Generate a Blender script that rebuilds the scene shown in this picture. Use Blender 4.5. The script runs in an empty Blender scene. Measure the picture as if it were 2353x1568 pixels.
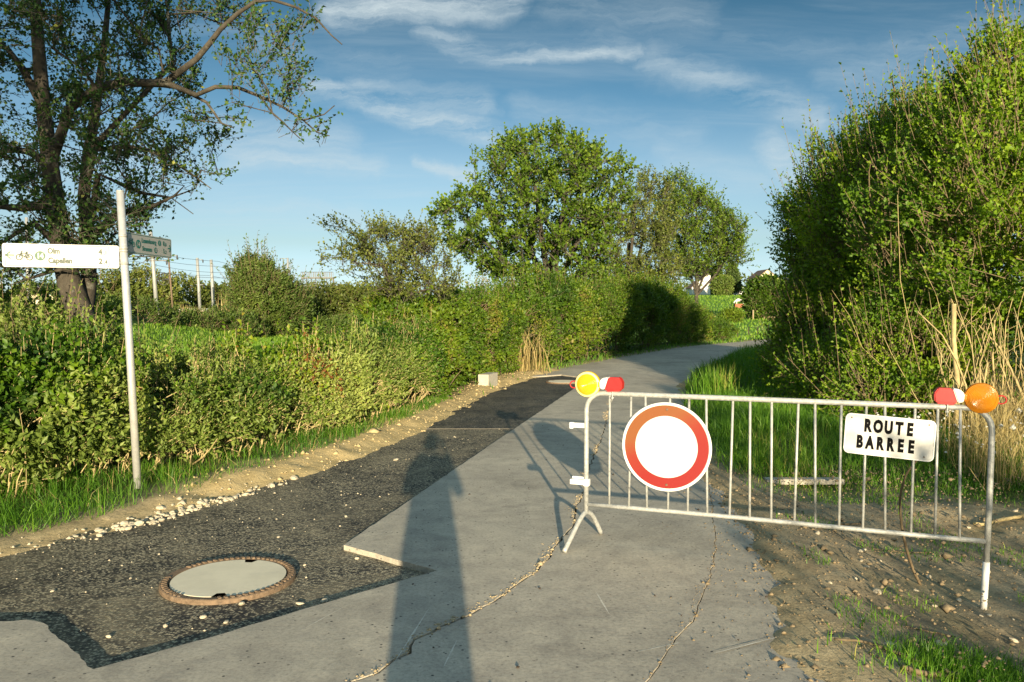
import bpy, bmesh, math, random
import numpy as np
from mathutils import Vector, Matrix, Euler, noise as mnoise

# ------------------------------------------------------------------ camera, sky, sun, exposure
scene = bpy.context.scene
COL = scene.collection
F = 1830.0; CX = 1176.5; CY = 784.0; H = 1.65          # photograph measured at 2353 x 1568
PITCH = math.atan(75.0 / F)
cam_d = bpy.data.cameras.new("camera"); cam = bpy.data.objects.new("camera", cam_d); COL.objects.link(cam)
cam_d.sensor_width = 36.0; cam_d.lens = 36.0 * F / 2353.0
cam_d.clip_start = 0.02; cam_d.clip_end = 9000
cam.location = (0, 0, H); cam.rotation_euler = (math.pi / 2 - PITCH, 0, 0)
scene.camera = cam

SUN_EL = math.radians(9.3)
SUN_AZ = (0.099, -0.995)                                # horizontal direction towards the sun
world = bpy.data.worlds.new("World"); scene.world = world; world.use_nodes = True
wn = world.node_tree; wn.nodes.clear()
def _n(tree, kind, **kw):
    nd = tree.nodes.new(kind)
    for k, v in kw.items():
        if k.startswith('_'):
            nd.inputs[k[1:].replace('_', ' ')].default_value = v
        else:
            setattr(nd, k, v)
    return nd
w_out = _n(wn, 'ShaderNodeOutputWorld'); w_bg = _n(wn, 'ShaderNodeBackground'); w_bg.inputs['Strength'].default_value = 0.15
w_sky = _n(wn, 'ShaderNodeTexSky', sky_type='NISHITA', sun_disc=False)
w_sky.sun_elevation = SUN_EL; w_sky.sun_rotation = math.atan2(SUN_AZ[0], SUN_AZ[1])
w_sky.air_density = 1.0; w_sky.dust_density = 0.6; w_sky.ozone_density = 2.0; w_sky.altitude = 300
# thin cirrus: noise on a flat cloud layer far overhead
w_tc = _n(wn, 'ShaderNodeTexCoord'); w_sep = _n(wn, 'ShaderNodeSeparateXYZ')
wn.links.new(w_tc.outputs['Generated'], w_sep.inputs[0])
w_add = _n(wn, 'ShaderNodeMath', operation='ADD'); w_add.inputs[1].default_value = 0.12
w_mx = _n(wn, 'ShaderNodeMath', operation='MAXIMUM'); w_mx.inputs[1].default_value = 0.0
wn.links.new(w_sep.outputs['Z'], w_mx.inputs[0]); wn.links.new(w_mx.outputs[0], w_add.inputs[0])
w_dx = _n(wn, 'ShaderNodeMath', operation='DIVIDE'); w_dy = _n(wn, 'ShaderNodeMath', operation='DIVIDE')
wn.links.new(w_sep.outputs['X'], w_dx.inputs[0]); wn.links.new(w_add.outputs[0], w_dx.inputs[1])
wn.links.new(w_sep.outputs['Y'], w_dy.inputs[0]); wn.links.new(w_add.outputs[0], w_dy.inputs[1])
w_cmb = _n(wn, 'ShaderNodeCombineXYZ')
wn.links.new(w_dx.outputs[0], w_cmb.inputs[0]); wn.links.new(w_dy.outputs[0], w_cmb.inputs[1])
def w_layer(rot, scl, loc, nscale, lo, hi, dist=0.6, rough=0.62):
    mp = _n(wn, 'ShaderNodeMapping'); mp.inputs['Rotation'].default_value = (0, 0, math.radians(rot))
    mp.inputs['Scale'].default_value = scl; mp.inputs['Location'].default_value = loc
    wn.links.new(w_cmb.outputs[0], mp.inputs[0])
    nz = _n(wn, 'ShaderNodeTexNoise', _Scale=nscale, _Detail=9.0, _Roughness=rough, _Distortion=dist)
    wn.links.new(mp.outputs[0], nz.inputs['Vector'])
    mr = _n(wn, 'ShaderNodeMapRange', interpolation_type='SMOOTHSTEP'); mr.inputs[1].default_value = lo; mr.inputs[2].default_value = hi
    wn.links.new(nz.outputs['Fac'], mr.inputs[0])
    return mr.outputs[0]
c1 = w_layer(24, (0.35, 1.5, 1), (3.1, 1.2, 0), 1.1, 0.47, 0.78)
c2 = w_layer(-14, (0.5, 1.9, 1), (7.4, 4.4, 0), 0.9, 0.52, 0.85, 1.0)
c3 = w_layer(8, (0.8, 1.0, 1), (1.7, 9.3, 0), 0.55, 0.5, 0.72, 0.3)
w_m1 = _n(wn, 'ShaderNodeMath', operation='MAXIMUM'); wn.links.new(c1, w_m1.inputs[0]); wn.links.new(c2, w_m1.inputs[1])
w_m2 = _n(wn, 'ShaderNodeMath', operation='MULTIPLY_ADD'); wn.links.new(c3, w_m2.inputs[0]); w_m2.inputs[1].default_value = 0.25
wn.links.new(w_m1.outputs[0], w_m2.inputs[2])
w_m3 = _n(wn, 'ShaderNodeMath', operation='MULTIPLY', use_clamp=True); w_m3.inputs[1].default_value = 0.4
wn.links.new(w_m2.outputs[0], w_m3.inputs[0])
w_tint = _n(wn, 'ShaderNodeMix', data_type='RGBA', blend_type='MULTIPLY'); w_tint.inputs['Factor'].default_value = 1.0
wn.links.new(w_sky.outputs[0], w_tint.inputs[6])
w_el = _n(wn, 'ShaderNodeValToRGB'); wn.links.new(w_sep.outputs['Z'], w_el.inputs[0])       # thin pale air low down, deeper blue above, overhead brightened to fill shade, the same all round
for p_, c_ in ((0.0, (.20, .27, .48)), (.08, (.175, .19, .22)), (.167, (.19, .195, .20)), (.243, (.105, .148, .162)), (.355, (.065, .108, .115)), (.574, (.36, .335, .27)), (.766, (.72, .60, .43)), (1.0, (1.0, .88, .62))):
    e_ = w_el.color_ramp.elements.new(p_) if p_ not in (0.0, 1.0) else w_el.color_ramp.elements[0 if p_ == 0 else -1]; e_.color = (*c_, 1)
wn.links.new(w_el.outputs[0], w_tint.inputs[7])
# longer streaks of cirrus lying ahead, over the trees
w_uv = _n(wn, 'ShaderNodeCombineXYZ'); w_u = _n(wn, 'ShaderNodeMath', operation='DIVIDE'); w_v = _n(wn, 'ShaderNodeMath', operation='DIVIDE')
wn.links.new(w_sep.outputs['X'], w_u.inputs[0]); wn.links.new(w_sep.outputs['Y'], w_u.inputs[1]); wn.links.new(w_sep.outputs['Z'], w_v.inputs[0]); wn.links.new(w_sep.outputs['Y'], w_v.inputs[1])
wn.links.new(w_u.outputs[0], w_uv.inputs[0]); wn.links.new(w_v.outputs[0], w_uv.inputs[1])
w_wn = _n(wn, 'ShaderNodeTexNoise', _Scale=9.0, _Detail=8.0, _Roughness=0.65); wn.links.new(w_uv.outputs[0], w_wn.inputs['Vector'])
w_ws = _n(wn, 'ShaderNodeVectorMath', operation='MULTIPLY_ADD'); w_ws.inputs[1].default_value = (.09, .045, 0); wn.links.new(w_wn.outputs['Color'], w_ws.inputs[0]); wn.links.new(w_uv.outputs[0], w_ws.inputs[2])
w_fm = _n(wn, 'ShaderNodeMapping'); w_fm.inputs['Scale'].default_value = (5, 30, 1); w_fm.inputs['Rotation'].default_value = (0, 0, .22); wn.links.new(w_ws.outputs[0], w_fm.inputs[0])
w_fn = _n(wn, 'ShaderNodeTexNoise', _Scale=1.0, _Detail=9.0, _Roughness=0.7); wn.links.new(w_fm.outputs[0], w_fn.inputs['Vector'])
w_fr = _n(wn, 'ShaderNodeMapRange'); w_fr.inputs[1].default_value = .32; w_fr.inputs[2].default_value = .68; wn.links.new(w_fn.outputs['Fac'], w_fr.inputs[0])
w_sum = None
for x0, y0, x1, y1, wd, st in [(700, 205, 1140, 325, 36, 1.0), (960, 70, 1110, 140, 46, .7), (1100, 140, 1450, 118, 26, .8), (1110, 120, 1420, 90, 60, .35), (1480, 140, 1850, 280, 60, .6), (1250, 20, 1560, 60, 70, .35), (1180, 260, 1560, 300, 60, .3), (1500, 330, 1700, 420, 50, .3), (1900, 180, 2300, 60, 80, .35), (600, 120, 900, 160, 60, .3), (450, 470, 800, 500, 40, .4), (760, 28, 1150, 8, 62, 1.0),
                               (520, 362, 840, 390, 36, .8), (930, 378, 1050, 412, 22, .85), (500, 310, 760, 330, 60, .55), (1740, 350, 1840, 420, 60, .75), (800, 210, 1080, 250, 50, .6), (1650, 100, 2000, 150, 60, .25)]:
    a_ = Vector(((x0 + 22 - 1176.5) / 1830 + .045, (709 - y0) / 1830 + .0225, 0)); b_ = Vector(((x1 + 22 - 1176.5) / 1830 + .045, (709 - y1) / 1830 + .0225, 0)); d_ = b_ - a_
    q1 = _n(wn, 'ShaderNodeVectorMath', operation='SUBTRACT'); q1.inputs[1].default_value = a_; wn.links.new(w_ws.outputs[0], q1.inputs[0])
    q2 = _n(wn, 'ShaderNodeVectorMath', operation='DOT_PRODUCT'); q2.inputs[1].default_value = d_ / d_.length_squared; wn.links.new(q1.outputs[0], q2.inputs[0])
    q3 = _n(wn, 'ShaderNodeClamp'); wn.links.new(q2.outputs['Value'], q3.inputs[0])
    q4 = _n(wn, 'ShaderNodeVectorMath', operation='SCALE'); q4.inputs[0].default_value = d_; wn.links.new(q3.outputs[0], q4.inputs['Scale'])
    q5 = _n(wn, 'ShaderNodeVectorMath', operation='DISTANCE'); wn.links.new(q1.outputs[0], q5.inputs[0]); wn.links.new(q4.outputs[0], q5.inputs[1])
    q6 = _n(wn, 'ShaderNodeMapRange', interpolation_type='SMOOTHSTEP'); q6.inputs[1].default_value = 0; q6.inputs[2].default_value = wd / 1830 * 1.25; q6.inputs[3].default_value = st; q6.inputs[4].default_value = 0
    wn.links.new(q5.outputs['Value'], q6.inputs[0])
    if w_sum is None: w_sum = q6.outputs[0]
    else:
        q7 = _n(wn, 'ShaderNodeMath', operation='MAXIMUM'); wn.links.new(w_sum, q7.inputs[0]); wn.links.new(q6.outputs[0], q7.inputs[1]); w_sum = q7.outputs[0]
w_st = _n(wn, 'ShaderNodeMath', operation='MULTIPLY'); wn.links.new(w_sum, w_st.inputs[0]); wn.links.new(w_fr.outputs[0], w_st.inputs[1])
w_all = _n(wn, 'ShaderNodeMath', operation='MAXIMUM'); wn.links.new(w_st.outputs[0], w_all.inputs[0]); wn.links.new(w_m3.outputs[0], w_all.inputs[1])
w_hsv = _n(wn, 'ShaderNodeHueSaturation', _Saturation=1.0, _Value=2.0); wn.links.new(w_tint.outputs[2], w_hsv.inputs['Color'])
w_mix = _n(wn, 'ShaderNodeMix', data_type='RGBA'); wn.links.new(w_all.outputs[0], w_mix.inputs['Factor'])
wn.links.new(w_hsv.outputs[0], w_mix.inputs[6]); w_mix.inputs[7].default_value = (1.9, 2.2, 2.3, 1)
wn.links.new(w_mix.outputs[2], w_bg.inputs['Color']); wn.links.new(w_bg.outputs[0], w_out.inputs['Surface'])

sun_d = bpy.data.lights.new("sun", 'SUN'); sun = bpy.data.objects.new("sun", sun_d); COL.objects.link(sun)
sun_d.energy = 4.6; sun_d.angle = math.radians(0.5); sun_d.color = (1.0, 0.83, 0.56)
LIGHT = Vector((-SUN_AZ[0] * math.cos(SUN_EL), -SUN_AZ[1] * math.cos(SUN_EL), -math.sin(SUN_EL)))
sun.rotation_euler = LIGHT.to_track_quat('-Z', 'Y').to_euler(); sun.location = (3, -20, 8)

scene.view_settings.view_transform = 'Standard'; scene.view_settings.look = 'None'
scene.view_settings.exposure = 1.2; scene.view_settings.gamma = 1.0; scene.view_settings.use_curve_mapping = False
scene.cycles.max_bounces = 6; scene.cycles.transparent_max_bounces = 8

# ------------------------------------------------------------------ helpers
RNG = np.random.default_rng(7)
random.seed(7)
CP, SP = math.cos(PITCH), math.sin(PITCH)
def ray(px, py):
    a = (px - CX) / F; b = -(py - CY) / F
    return Vector((a, CP + b * SP, -SP + b * CP))
def G(px, py, z=0.0):                       # pixel -> point on the level z
    r = ray(px, py); t = (z - H) / r.z
    return Vector((r.x * t, r.y * t, z))
def at(px, py, d):                          # pixel -> point at depth d
    r = ray(px, py); t = d / r.y
    return Vector((r.x * t, d, H + r.z * t))

def vnoise(p, seed=0):                      # smooth value noise, p (n,3) -> 0..1
    p = np.asarray(p, float); i = np.floor(p).astype(np.int64); f = p - i; f = f * f * (3 - 2 * f)
    def h(a, b, c):
        n = (a * 374761393 + b * 668265263 + c * 2147483647 + seed * 974711) & 0x7fffffff
        n = ((n ^ (n >> 13)) * 1274126177) & 0x7fffffff
        n = n ^ (n >> 16)
        return (n & 0xffff) / 65535.0
    r = 0
    for dx in (0, 1):
        for dy in (0, 1):
            for dz in (0, 1):
                w = (f[:, 0] if dx else 1 - f[:, 0]) * (f[:, 1] if dy else 1 - f[:, 1]) * (f[:, 2] if dz else 1 - f[:, 2])
                r = r + w * h(i[:, 0] + dx, i[:, 1] + dy, i[:, 2] + dz)
    return r
def n2(x, y, s, seed=0):
    x = np.asarray(x, float); y = np.asarray(y, float)
    sh = x.shape
    return vnoise(np.stack([x.ravel() * s, y.ravel() * s, np.full(x.size, seed * 3.7)], 1), seed).reshape(sh)
def sstep(a, b, x):
    t = np.clip((np.asarray(x, float) - a) / (b - a), 0, 1); return t * t * (3 - 2 * t)
def unit(v):
    return v / np.maximum(np.linalg.norm(v, axis=-1, keepdims=True), 1e-9)

def link(o, parent=None):
    COL.objects.link(o)
    if parent is not None:
        o.parent = parent; o.matrix_parent_inverse = parent.matrix_basis.inverted()
    return o
def tag(o, label=None, cat=None, group=None, kind=None):
    if label: o['label'] = label
    if cat: o['category'] = cat
    if group: o['group'] = group
    if kind: o['kind'] = kind
    return o
def thing(name, label, cat, loc=(0, 0, 0), group=None):
    o = bpy.data.objects.new(name, None); o.empty_display_size = 0.1; o.location = loc
    o.matrix_basis = Matrix.Translation(Vector(loc)); link(o)
    return tag(o, label, cat, group)
def np_mesh(name, V, Fc, mat, parent=None, attrs=None, smooth=False):
    V = np.ascontiguousarray(V, np.float32); me = bpy.data.meshes.new(name)
    faces = Fc if isinstance(Fc, list) else [Fc]
    faces = [np.asarray(f, np.int32) for f in faces if len(f)]
    me.vertices.add(len(V)); me.vertices.foreach_set('co', V.ravel())
    nl = sum(f.size for f in faces); npoly = sum(len(f) for f in faces)
    me.loops.add(nl); me.loops.foreach_set('vertex_index', np.concatenate([f.ravel() for f in faces]))
    me.polygons.add(npoly)
    st = []; o = 0
    for f in faces:
        st.append(o + np.arange(len(f)) * f.shape[1]); o += f.size
    me.polygons.foreach_set('loop_start', np.concatenate(st).astype(np.int32))
    if smooth: me.polygons.foreach_set('use_smooth', np.ones(npoly, bool))
    if attrs:
        for k, v in attrs.items():
            v = np.asarray(v, np.float32)
            if v.ndim == 1:
                a = me.attributes.new(k, 'FLOAT', 'POINT'); a.data.foreach_set('value', v)
            else:
                a = me.attributes.new(k, 'FLOAT_COLOR', 'POINT'); a.data.foreach_set('color', v.ravel())
    me.update(calc_edges=True); me.materials.append(mat)
    return link(bpy.data.objects.new(name, me), parent)
def bm_obj(name, bm, mat, parent=None, smooth=False, matrix=None):
    me = bpy.data.meshes.new(name); bmesh.ops.recalc_face_normals(bm, faces=bm.faces[:]); bm.to_mesh(me); bm.free()
    if smooth:
        me.polygons.foreach_set('use_smooth', np.ones(len(me.polygons), bool))
    me.materials.append(mat); o = bpy.data.objects.new(name, me)
    if matrix is not None: o.matrix_basis = matrix
    return link(o, parent)
def add_box(bm, c, s, rot=None, bevel=0.0):
    r = bmesh.ops.create_cube(bm, size=1.0); vs = r['verts']
    M = Matrix.Translation(Vector(c)) @ (rot.to_4x4() if rot is not None else Matrix()) @ Matrix.Diagonal((s[0], s[1], s[2], 1))
    bmesh.ops.transform(bm, matrix=M, verts=vs)
    if bevel:
        es = list({e for v in vs for e in v.link_edges})
        bmesh.ops.bevel(bm, geom=es, offset=bevel, segments=2, affect='EDGES', profile=0.6)
def tube_arrays(P, R, k=6, cap=True):
    P = np.asarray(P, float); R = np.asarray(R, float) * np.ones(len(P)); n = len(P)
    T = unit(np.gradient(P, axis=0)); mean = unit((P[-1] - P[0])[None])[0]
    ref = np.array([0, 0, 1.0]) if abs(mean[2]) < 0.8 else np.array([1.0, 0, 0])
    U = np.cross(T, ref); nu = np.linalg.norm(U, axis=1)
    if nu.min() > .25: U = U / nu[:, None]
    else:                                    # carry the frame along the bend
        i0 = int(np.argmax(nu)); U = np.zeros_like(T); U[i0] = unit(np.cross(T[i0], ref)[None])[0]
        for a_, rng_ in ((1, range(i0 + 1, n)), (-1, range(i0 - 1, -1, -1))):
            for i_ in rng_:
                u_ = U[i_ - a_] - T[i_] * np.dot(U[i_ - a_], T[i_]); U[i_] = u_ / max(np.linalg.norm(u_), 1e-9)
    W = np.cross(T, U)
    a = np.arange(k) / k * 2 * math.pi
    V = P[:, None, :] + R[:, None, None] * (np.cos(a)[None, :, None] * U[:, None, :] + np.sin(a)[None, :, None] * W[:, None, :])
    V = V.reshape(-1, 3); i = np.arange(n - 1)[:, None] * k; j = np.arange(k)[None, :]; j2 = (j + 1) % k
    Q = np.stack([i + j, i + j2, i + k + j2, i + k + j], -1).reshape(-1, 4)
    tris = np.zeros((0, 3), int)
    if cap:
        V = np.vstack([V, P[0], P[-1]]); c0, c1 = n * k, n * k + 1; jj = np.arange(k); jn = (jj + 1) % k
        tris = np.vstack([np.stack([jn, jj, np.full(k, c0)], 1), np.stack([(n - 1) * k + jj, (n - 1) * k + jn, np.full(k, c1)], 1)])
    return V, Q, tris
def tubes_obj(name, lines, mat, parent=None, k=6, cap=True):
    Vs, Qs, Ts, o = [], [], [], 0
    for P, R in lines:
        V, Q, T = tube_arrays(P, R, k, cap); Vs.append(V); Qs.append(Q + o); Ts.append(T + o); o += len(V)
    return np_mesh(name, np.vstack(Vs), [np.vstack(Qs), np.vstack(Ts)], mat, parent, smooth=True)
def catmull(P, m=6):
    P = np.asarray(P, float); Q = np.vstack([2 * P[0] - P[1], P, 2 * P[-1] - P[-2]]); out = []
    for i in range(1, len(Q) - 2):
        for t in np.arange(m) / m:
            a, b, c, d = Q[i - 1], Q[i], Q[i + 1], Q[i + 2]
            out.append(0.5 * (2 * b + (c - a) * t + (2 * a - 5 * b + 4 * c - d) * t * t + (3 * b - a - 3 * c + d) * t ** 3))
    out.append(P[-1]); return np.array(out)

# ------------------------------------------------------------------ materials
def new_mat(name):
    m = bpy.data.materials.new(name); m.use_nodes = True; t = m.node_tree
    return m, t, t.nodes['Principled BSDF'], t.nodes['Material Output']
def noise_node(t, vec, scale, detail=6.0, rough=0.6, dist=0.0):
    nd = _n(t, 'ShaderNodeTexNoise', _Scale=scale, _Detail=detail, _Roughness=rough, _Distortion=dist)
    if vec is not None: t.links.new(vec, nd.inputs['Vector'])
    return nd.outputs['Fac']
def ramp(t, fac, stops):
    r = _n(t, 'ShaderNodeValToRGB'); e = r.color_ramp.elements
    while len(e) > 1: e.remove(e[0])
    e[0].position = stops[0][0]; e[0].color = (*stops[0][1], 1)
    for p, c in stops[1:]:
        x = e.new(p); x.color = (*c, 1)
    t.links.new(fac, r.inputs[0]); return r.outputs[0]
def mixc(t, fac, a, b, mode='MIX'):
    m = _n(t, 'ShaderNodeMix', data_type='RGBA', blend_type=mode)
    for s, v in ((0, fac), (6, a), (7, b)):
        if isinstance(v, (int, float)): m.inputs[s].default_value = v
        elif isinstance(v, tuple): m.inputs[s].default_value = (*v, 1)
        else: t.links.new(v, m.inputs[s])
    return m.outputs[2]
def mrange(t, fac, a, b, c=0.0, d=1.0):
    m = _n(t, 'ShaderNodeMapRange'); m.inputs[1].default_value = a; m.inputs[2].default_value = b
    m.inputs[3].default_value = c; m.inputs[4].default_value = d; t.links.new(fac, m.inputs[0]); return m.outputs[0]
def mth(t, op, a, b):
    m = _n(t, 'ShaderNodeMath', operation=op)
    for i, v in enumerate((a, b)):
        if isinstance(v, (int, float)): m.inputs[i].default_value = v
        else: t.links.new(v, m.inputs[i])
    return m.outputs[0]
def bump(t, h, strength=0.4, dist=0.01, prev=None):
    b = _n(t, 'ShaderNodeBump', _Strength=strength, _Distance=dist); t.links.new(h, b.inputs['Height'])
    if prev is not None: t.links.new(prev, b.inputs['Normal'])
    return b.outputs[0]
def obj_vec(t): return _n(t, 'ShaderNodeTexCoord').outputs['Object']
def geo_vec(t): return _n(t, 'ShaderNodeNewGeometry').outputs['Position']

def plain(name, c, rough=0.6, metal=0.0, var=0.25, scale=14.0, bmp=0.0, spec=0.4, dirt=None, world_space=True):
    m, t, p, o = new_mat(name); v = geo_vec(t) if world_space else obj_vec(t)
    f = noise_node(t, v, scale, 8, 0.65)
    dk = tuple(x * (1 - var) for x in c); lt = tuple(min(1, x * (1 + var * 0.6)) for x in c)
    col = ramp(t, f, [(0.3, dk), (0.7, lt)])
    if dirt:
        g = mrange(t, noise_node(t, v, scale * 0.35, 9, 0.75), 0.55, 0.72)
        col = mixc(t, mth(t, 'MULTIPLY', g, dirt[1]), col, dirt[0])
    t.links.new(col, p.inputs['Base Color']); p.inputs['Roughness'].default_value = rough
    p.inputs['Metallic'].default_value = metal; p.inputs['Specular IOR Level'].default_value = spec
    if bmp: t.links.new(bump(t, noise_node(t, v, scale * 4, 6, 0.7), bmp, 0.01), p.inputs['Normal'])
    return m
def leaf_mat(name, stops, trans=0.35, rough=0.5, spec=0.35):
    m, t, p, o = new_mat(name)
    a = _n(t, 'ShaderNodeAttribute', attribute_name='rnd')
    col = ramp(t, a.outputs['Fac'], stops)
    t.links.new(col, p.inputs['Base Color']); p.inputs['Roughness'].default_value = rough; p.inputs['Specular IOR Level'].default_value = spec
    tr = _n(t, 'ShaderNodeBsdfTranslucent'); h = _n(t, 'ShaderNodeHueSaturation', _Saturation=1.15, _Value=1.35)
    t.links.new(col, h.inputs['Color']); t.links.new(h.outputs[0], tr.inputs[0])
    mx = _n(t, 'ShaderNodeMixShader'); mx.inputs[0].default_value = trans
    t.links.new(p.outputs[0], mx.inputs[1]); t.links.new(tr.outputs[0], mx.inputs[2]); t.links.new(mx.outputs[0], o.inputs['Surface'])
    return m
M = {}
M['hedge'] = leaf_mat('hedge_leaf', [(0, (.03, .075, .010)), (.42, (.075, .16, .010)), (.75, (.155, .25, .014)), (.92, (.26, .30, .025)), (1, (.22, .09, .03))])
M['hedge2'] = leaf_mat('shrub_leaf', [(0, (.035, .08, .010)), (.45, (.08, .155, .010)), (.85, (.165, .235, .016)), (1, (.24, .21, .05))])
M['bush'] = leaf_mat('bush_leaf', [(0, (.045, .11, .012)), (.4, (.13, .24, .016)), (.8, (.28, .40, .024)), (1, (.42, .46, .06))], 0.42)
M['apple'] = leaf_mat('young_leaf', [(0, (.02, .05, .012)), (.6, (.045, .105, .02)), (.88, (.10, .16, .025)), (1, (.3, .3, .06))], 0.25)
M['maple'] = leaf_mat('maple_leaf', [(0, (.04, .085, .010)), (.5, (.095, .175, .012)), (1, (.20, .27, .022))])
M['olive'] = leaf_mat('olive_leaf', [(0, (.06, .085, .02)), (.5, (.13, .17, .03)), (1, (.23, .25, .05))])
M['pale'] = leaf_mat('pale_leaf', [(0, (.07, .12, .025)), (.5, (.17, .24, .045)), (1, (.34, .40, .10))])
M['willow'] = leaf_mat('willow_leaf', [(0, (.05, .085, .02)), (.5, (.10, .16, .03)), (1, (.18, .24, .05))])
M['conifer'] = leaf_mat('conifer_leaf', [(0, (.03, .06, .015)), (1, (.09, .14, .03))], 0.1)
M['grass'] = leaf_mat('grass_blade', [(0, (.045, .13, .015)), (.5, (.10, .24, .02)), (.85, (.19, .34, .03)), (1, (.38, .36, .10))], 0.35, 0.45)
M['meadow'] = leaf_mat('meadow_blade', [(0, (.07, .17, .015)), (.5, (.12, .25, .022)), (1, (.22, .34, .035))], 0.35, 0.5)
M['straw'] = leaf_mat('straw_blade', [(0, (.22, .16, .06)), (.5, (.38, .30, .12)), (1, (.52, .44, .22))], 0.2, 0.7)
M['flower'] = leaf_mat('flower_petal', [(0, (.7, .7, .66)), (1, (.85, .85, .8))], 0.2, 0.7)
M['bark'] = plain('grey_bark', (.07, .06, .045), .9, var=.6, scale=9, bmp=.8, dirt=((.30, .31, .26), .8))
M['barkl'] = plain('tan_bark', (.30, .22, .12), .9, var=.55, scale=10, bmp=.8, dirt=((.14, .10, .06), .7))
M['twig'] = plain('twig_bark', (.16, .12, .07), .9, var=.5, scale=20)
M['drystem'] = plain('dry_stem', (.44, .35, .17), .85, var=.45, scale=12)
M['cutwood'] = plain('cut_wood', (.62, .48, .27), .8, var=.2, scale=40)

def concrete_mat():
    m, t, p, o = new_mat('old_concrete'); v = geo_vec(t)
    big = noise_node(t, v, 0.55, 8, 0.65, 0.4); mid = noise_node(t, v, 5.0, 8, 0.7); fine = noise_node(t, v, 48, 6, 0.8)
    col = ramp(t, big, [(.30, (.33, .30, .245)), (.5, (.46, .42, .34)), (.72, (.55, .505, .40))])
    col = mixc(t, 1.0, col, ramp(t, mid, [(.25, (.68, .68, .70)), (.75, (1.14, 1.13, 1.10))]), 'MULTIPLY')
    col = mixc(t, 1.0, col, ramp(t, fine, [(.3, (.62, .62, .64)), (.5, (1, 1, 1)), (.75, (1.22, 1.21, 1.18))]), 'MULTIPLY')
    vo = _n(t, 'ShaderNodeTexVoronoi', _Scale=22.0, _Randomness=1.0); t.links.new(v, vo.inputs['Vector'])
    pit = mth(t, 'MULTIPLY', mrange(t, vo.outputs['Distance'], .12, .19, 1, 0), mrange(t, noise_node(t, v, 7, 3, .6), .46, .58))
    col = mixc(t, pit, col, (.06, .058, .055))
    vs = _n(t, 'ShaderNodeTexVoronoi', _Scale=26.0); t.links.new(v, vs.inputs['Vector'])
    ch = mth(t, 'MULTIPLY', mrange(t, vs.outputs['Distance'], .12, .19, 1, 0), mrange(t, noise_node(t, v, 6, 3, .6), .54, .64))
    col = mixc(t, mth(t, 'MULTIPLY', ch, .7), col, (.5, .47, .40))
    sand = mrange(t, noise_node(t, v, 1.7, 9, .75, .8), .62, .74)
    col = mixc(t, mth(t, 'MULTIPLY', sand, .45), col, (.42, .35, .22))
    stain = mrange(t, noise_node(t, v, 1.1, 8, .72, 1.2), .55, .70)
    col = mixc(t, mth(t, 'MULTIPLY', stain, .5), col, (.16, .145, .125))
    t.links.new(col, p.inputs['Base Color']); p.inputs['Roughness'].default_value = .85; p.inputs['Specular IOR Level'].default_value = .3
    b = bump(t, fine, .35, .004); b = bump(t, mid, .25, .012, b); b = bump(t, pit, -.6, .006, b)
    t.links.new(b, p.inputs['Normal']); return m
M['concrete'] = concrete_mat()
def asphalt_mat(name, base, stone, amount, dust):
    m, t, p, o = new_mat(name); v = geo_vec(t)
    vo = _n(t, 'ShaderNodeTexVoronoi', _Scale=70.0); t.links.new(v, vo.inputs['Vector'])
    cell = _n(t, 'ShaderNodeSeparateColor'); t.links.new(vo.outputs['Color'], cell.inputs[0])
    big = noise_node(t, v, 1.1, 7, .65, .7)
    sel = mth(t, 'ADD', cell.outputs[0], mrange(t, big, .3, .7, -.28, .28))
    col = ramp(t, sel, [(0, tuple(x * .6 for x in base)), (amount, base), (amount + .22, tuple((a * 1.2 + b) / 2 for a, b in zip(base, stone))), (1, stone)])
    gap = mrange(t, vo.outputs['Distance'], .35, .6)
    col = mixc(t, mth(t, 'MULTIPLY', gap, .75), col, tuple(x * .35 for x in base))
    sv = _n(t, 'ShaderNodeTexVoronoi', _Scale=19.0); t.links.new(v, sv.inputs['Vector'])
    sp = mth(t, 'MULTIPLY', mrange(t, sv.outputs['Distance'], .14, .2, 1, 0), mrange(t, noise_node(t, v, 5, 3, .6), .53, .6))
    col = mixc(t, mth(t, 'MULTIPLY', sp, .8), col, (.5, .44, .30))
    du = mrange(t, noise_node(t, v, .9, 9, .78, 1.4), .44, .66)
    col = mixc(t, mth(t, 'MULTIPLY', du, dust), col, (.33, .28, .18))
    t.links.new(col, p.inputs['Base Color']); p.inputs['Roughness'].default_value = .7; p.inputs['Specular IOR Level'].default_value = .35
    b = bump(t, vo.outputs['Distance'], -.8, .008); b = bump(t, noise_node(t, v, 14, 6, .7), .5, .02, b)
    t.links.new(b, p.inputs['Normal']); return m
M['asphalt'] = asphalt_mat('dusty_asphalt', (.045, .042, .038), (.52, .45, .30), .40, .6)
M['asphalt2'] = asphalt_mat('fresh_asphalt', (.025, .025, .026), (.24, .22, .17), .5, .25)
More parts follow.
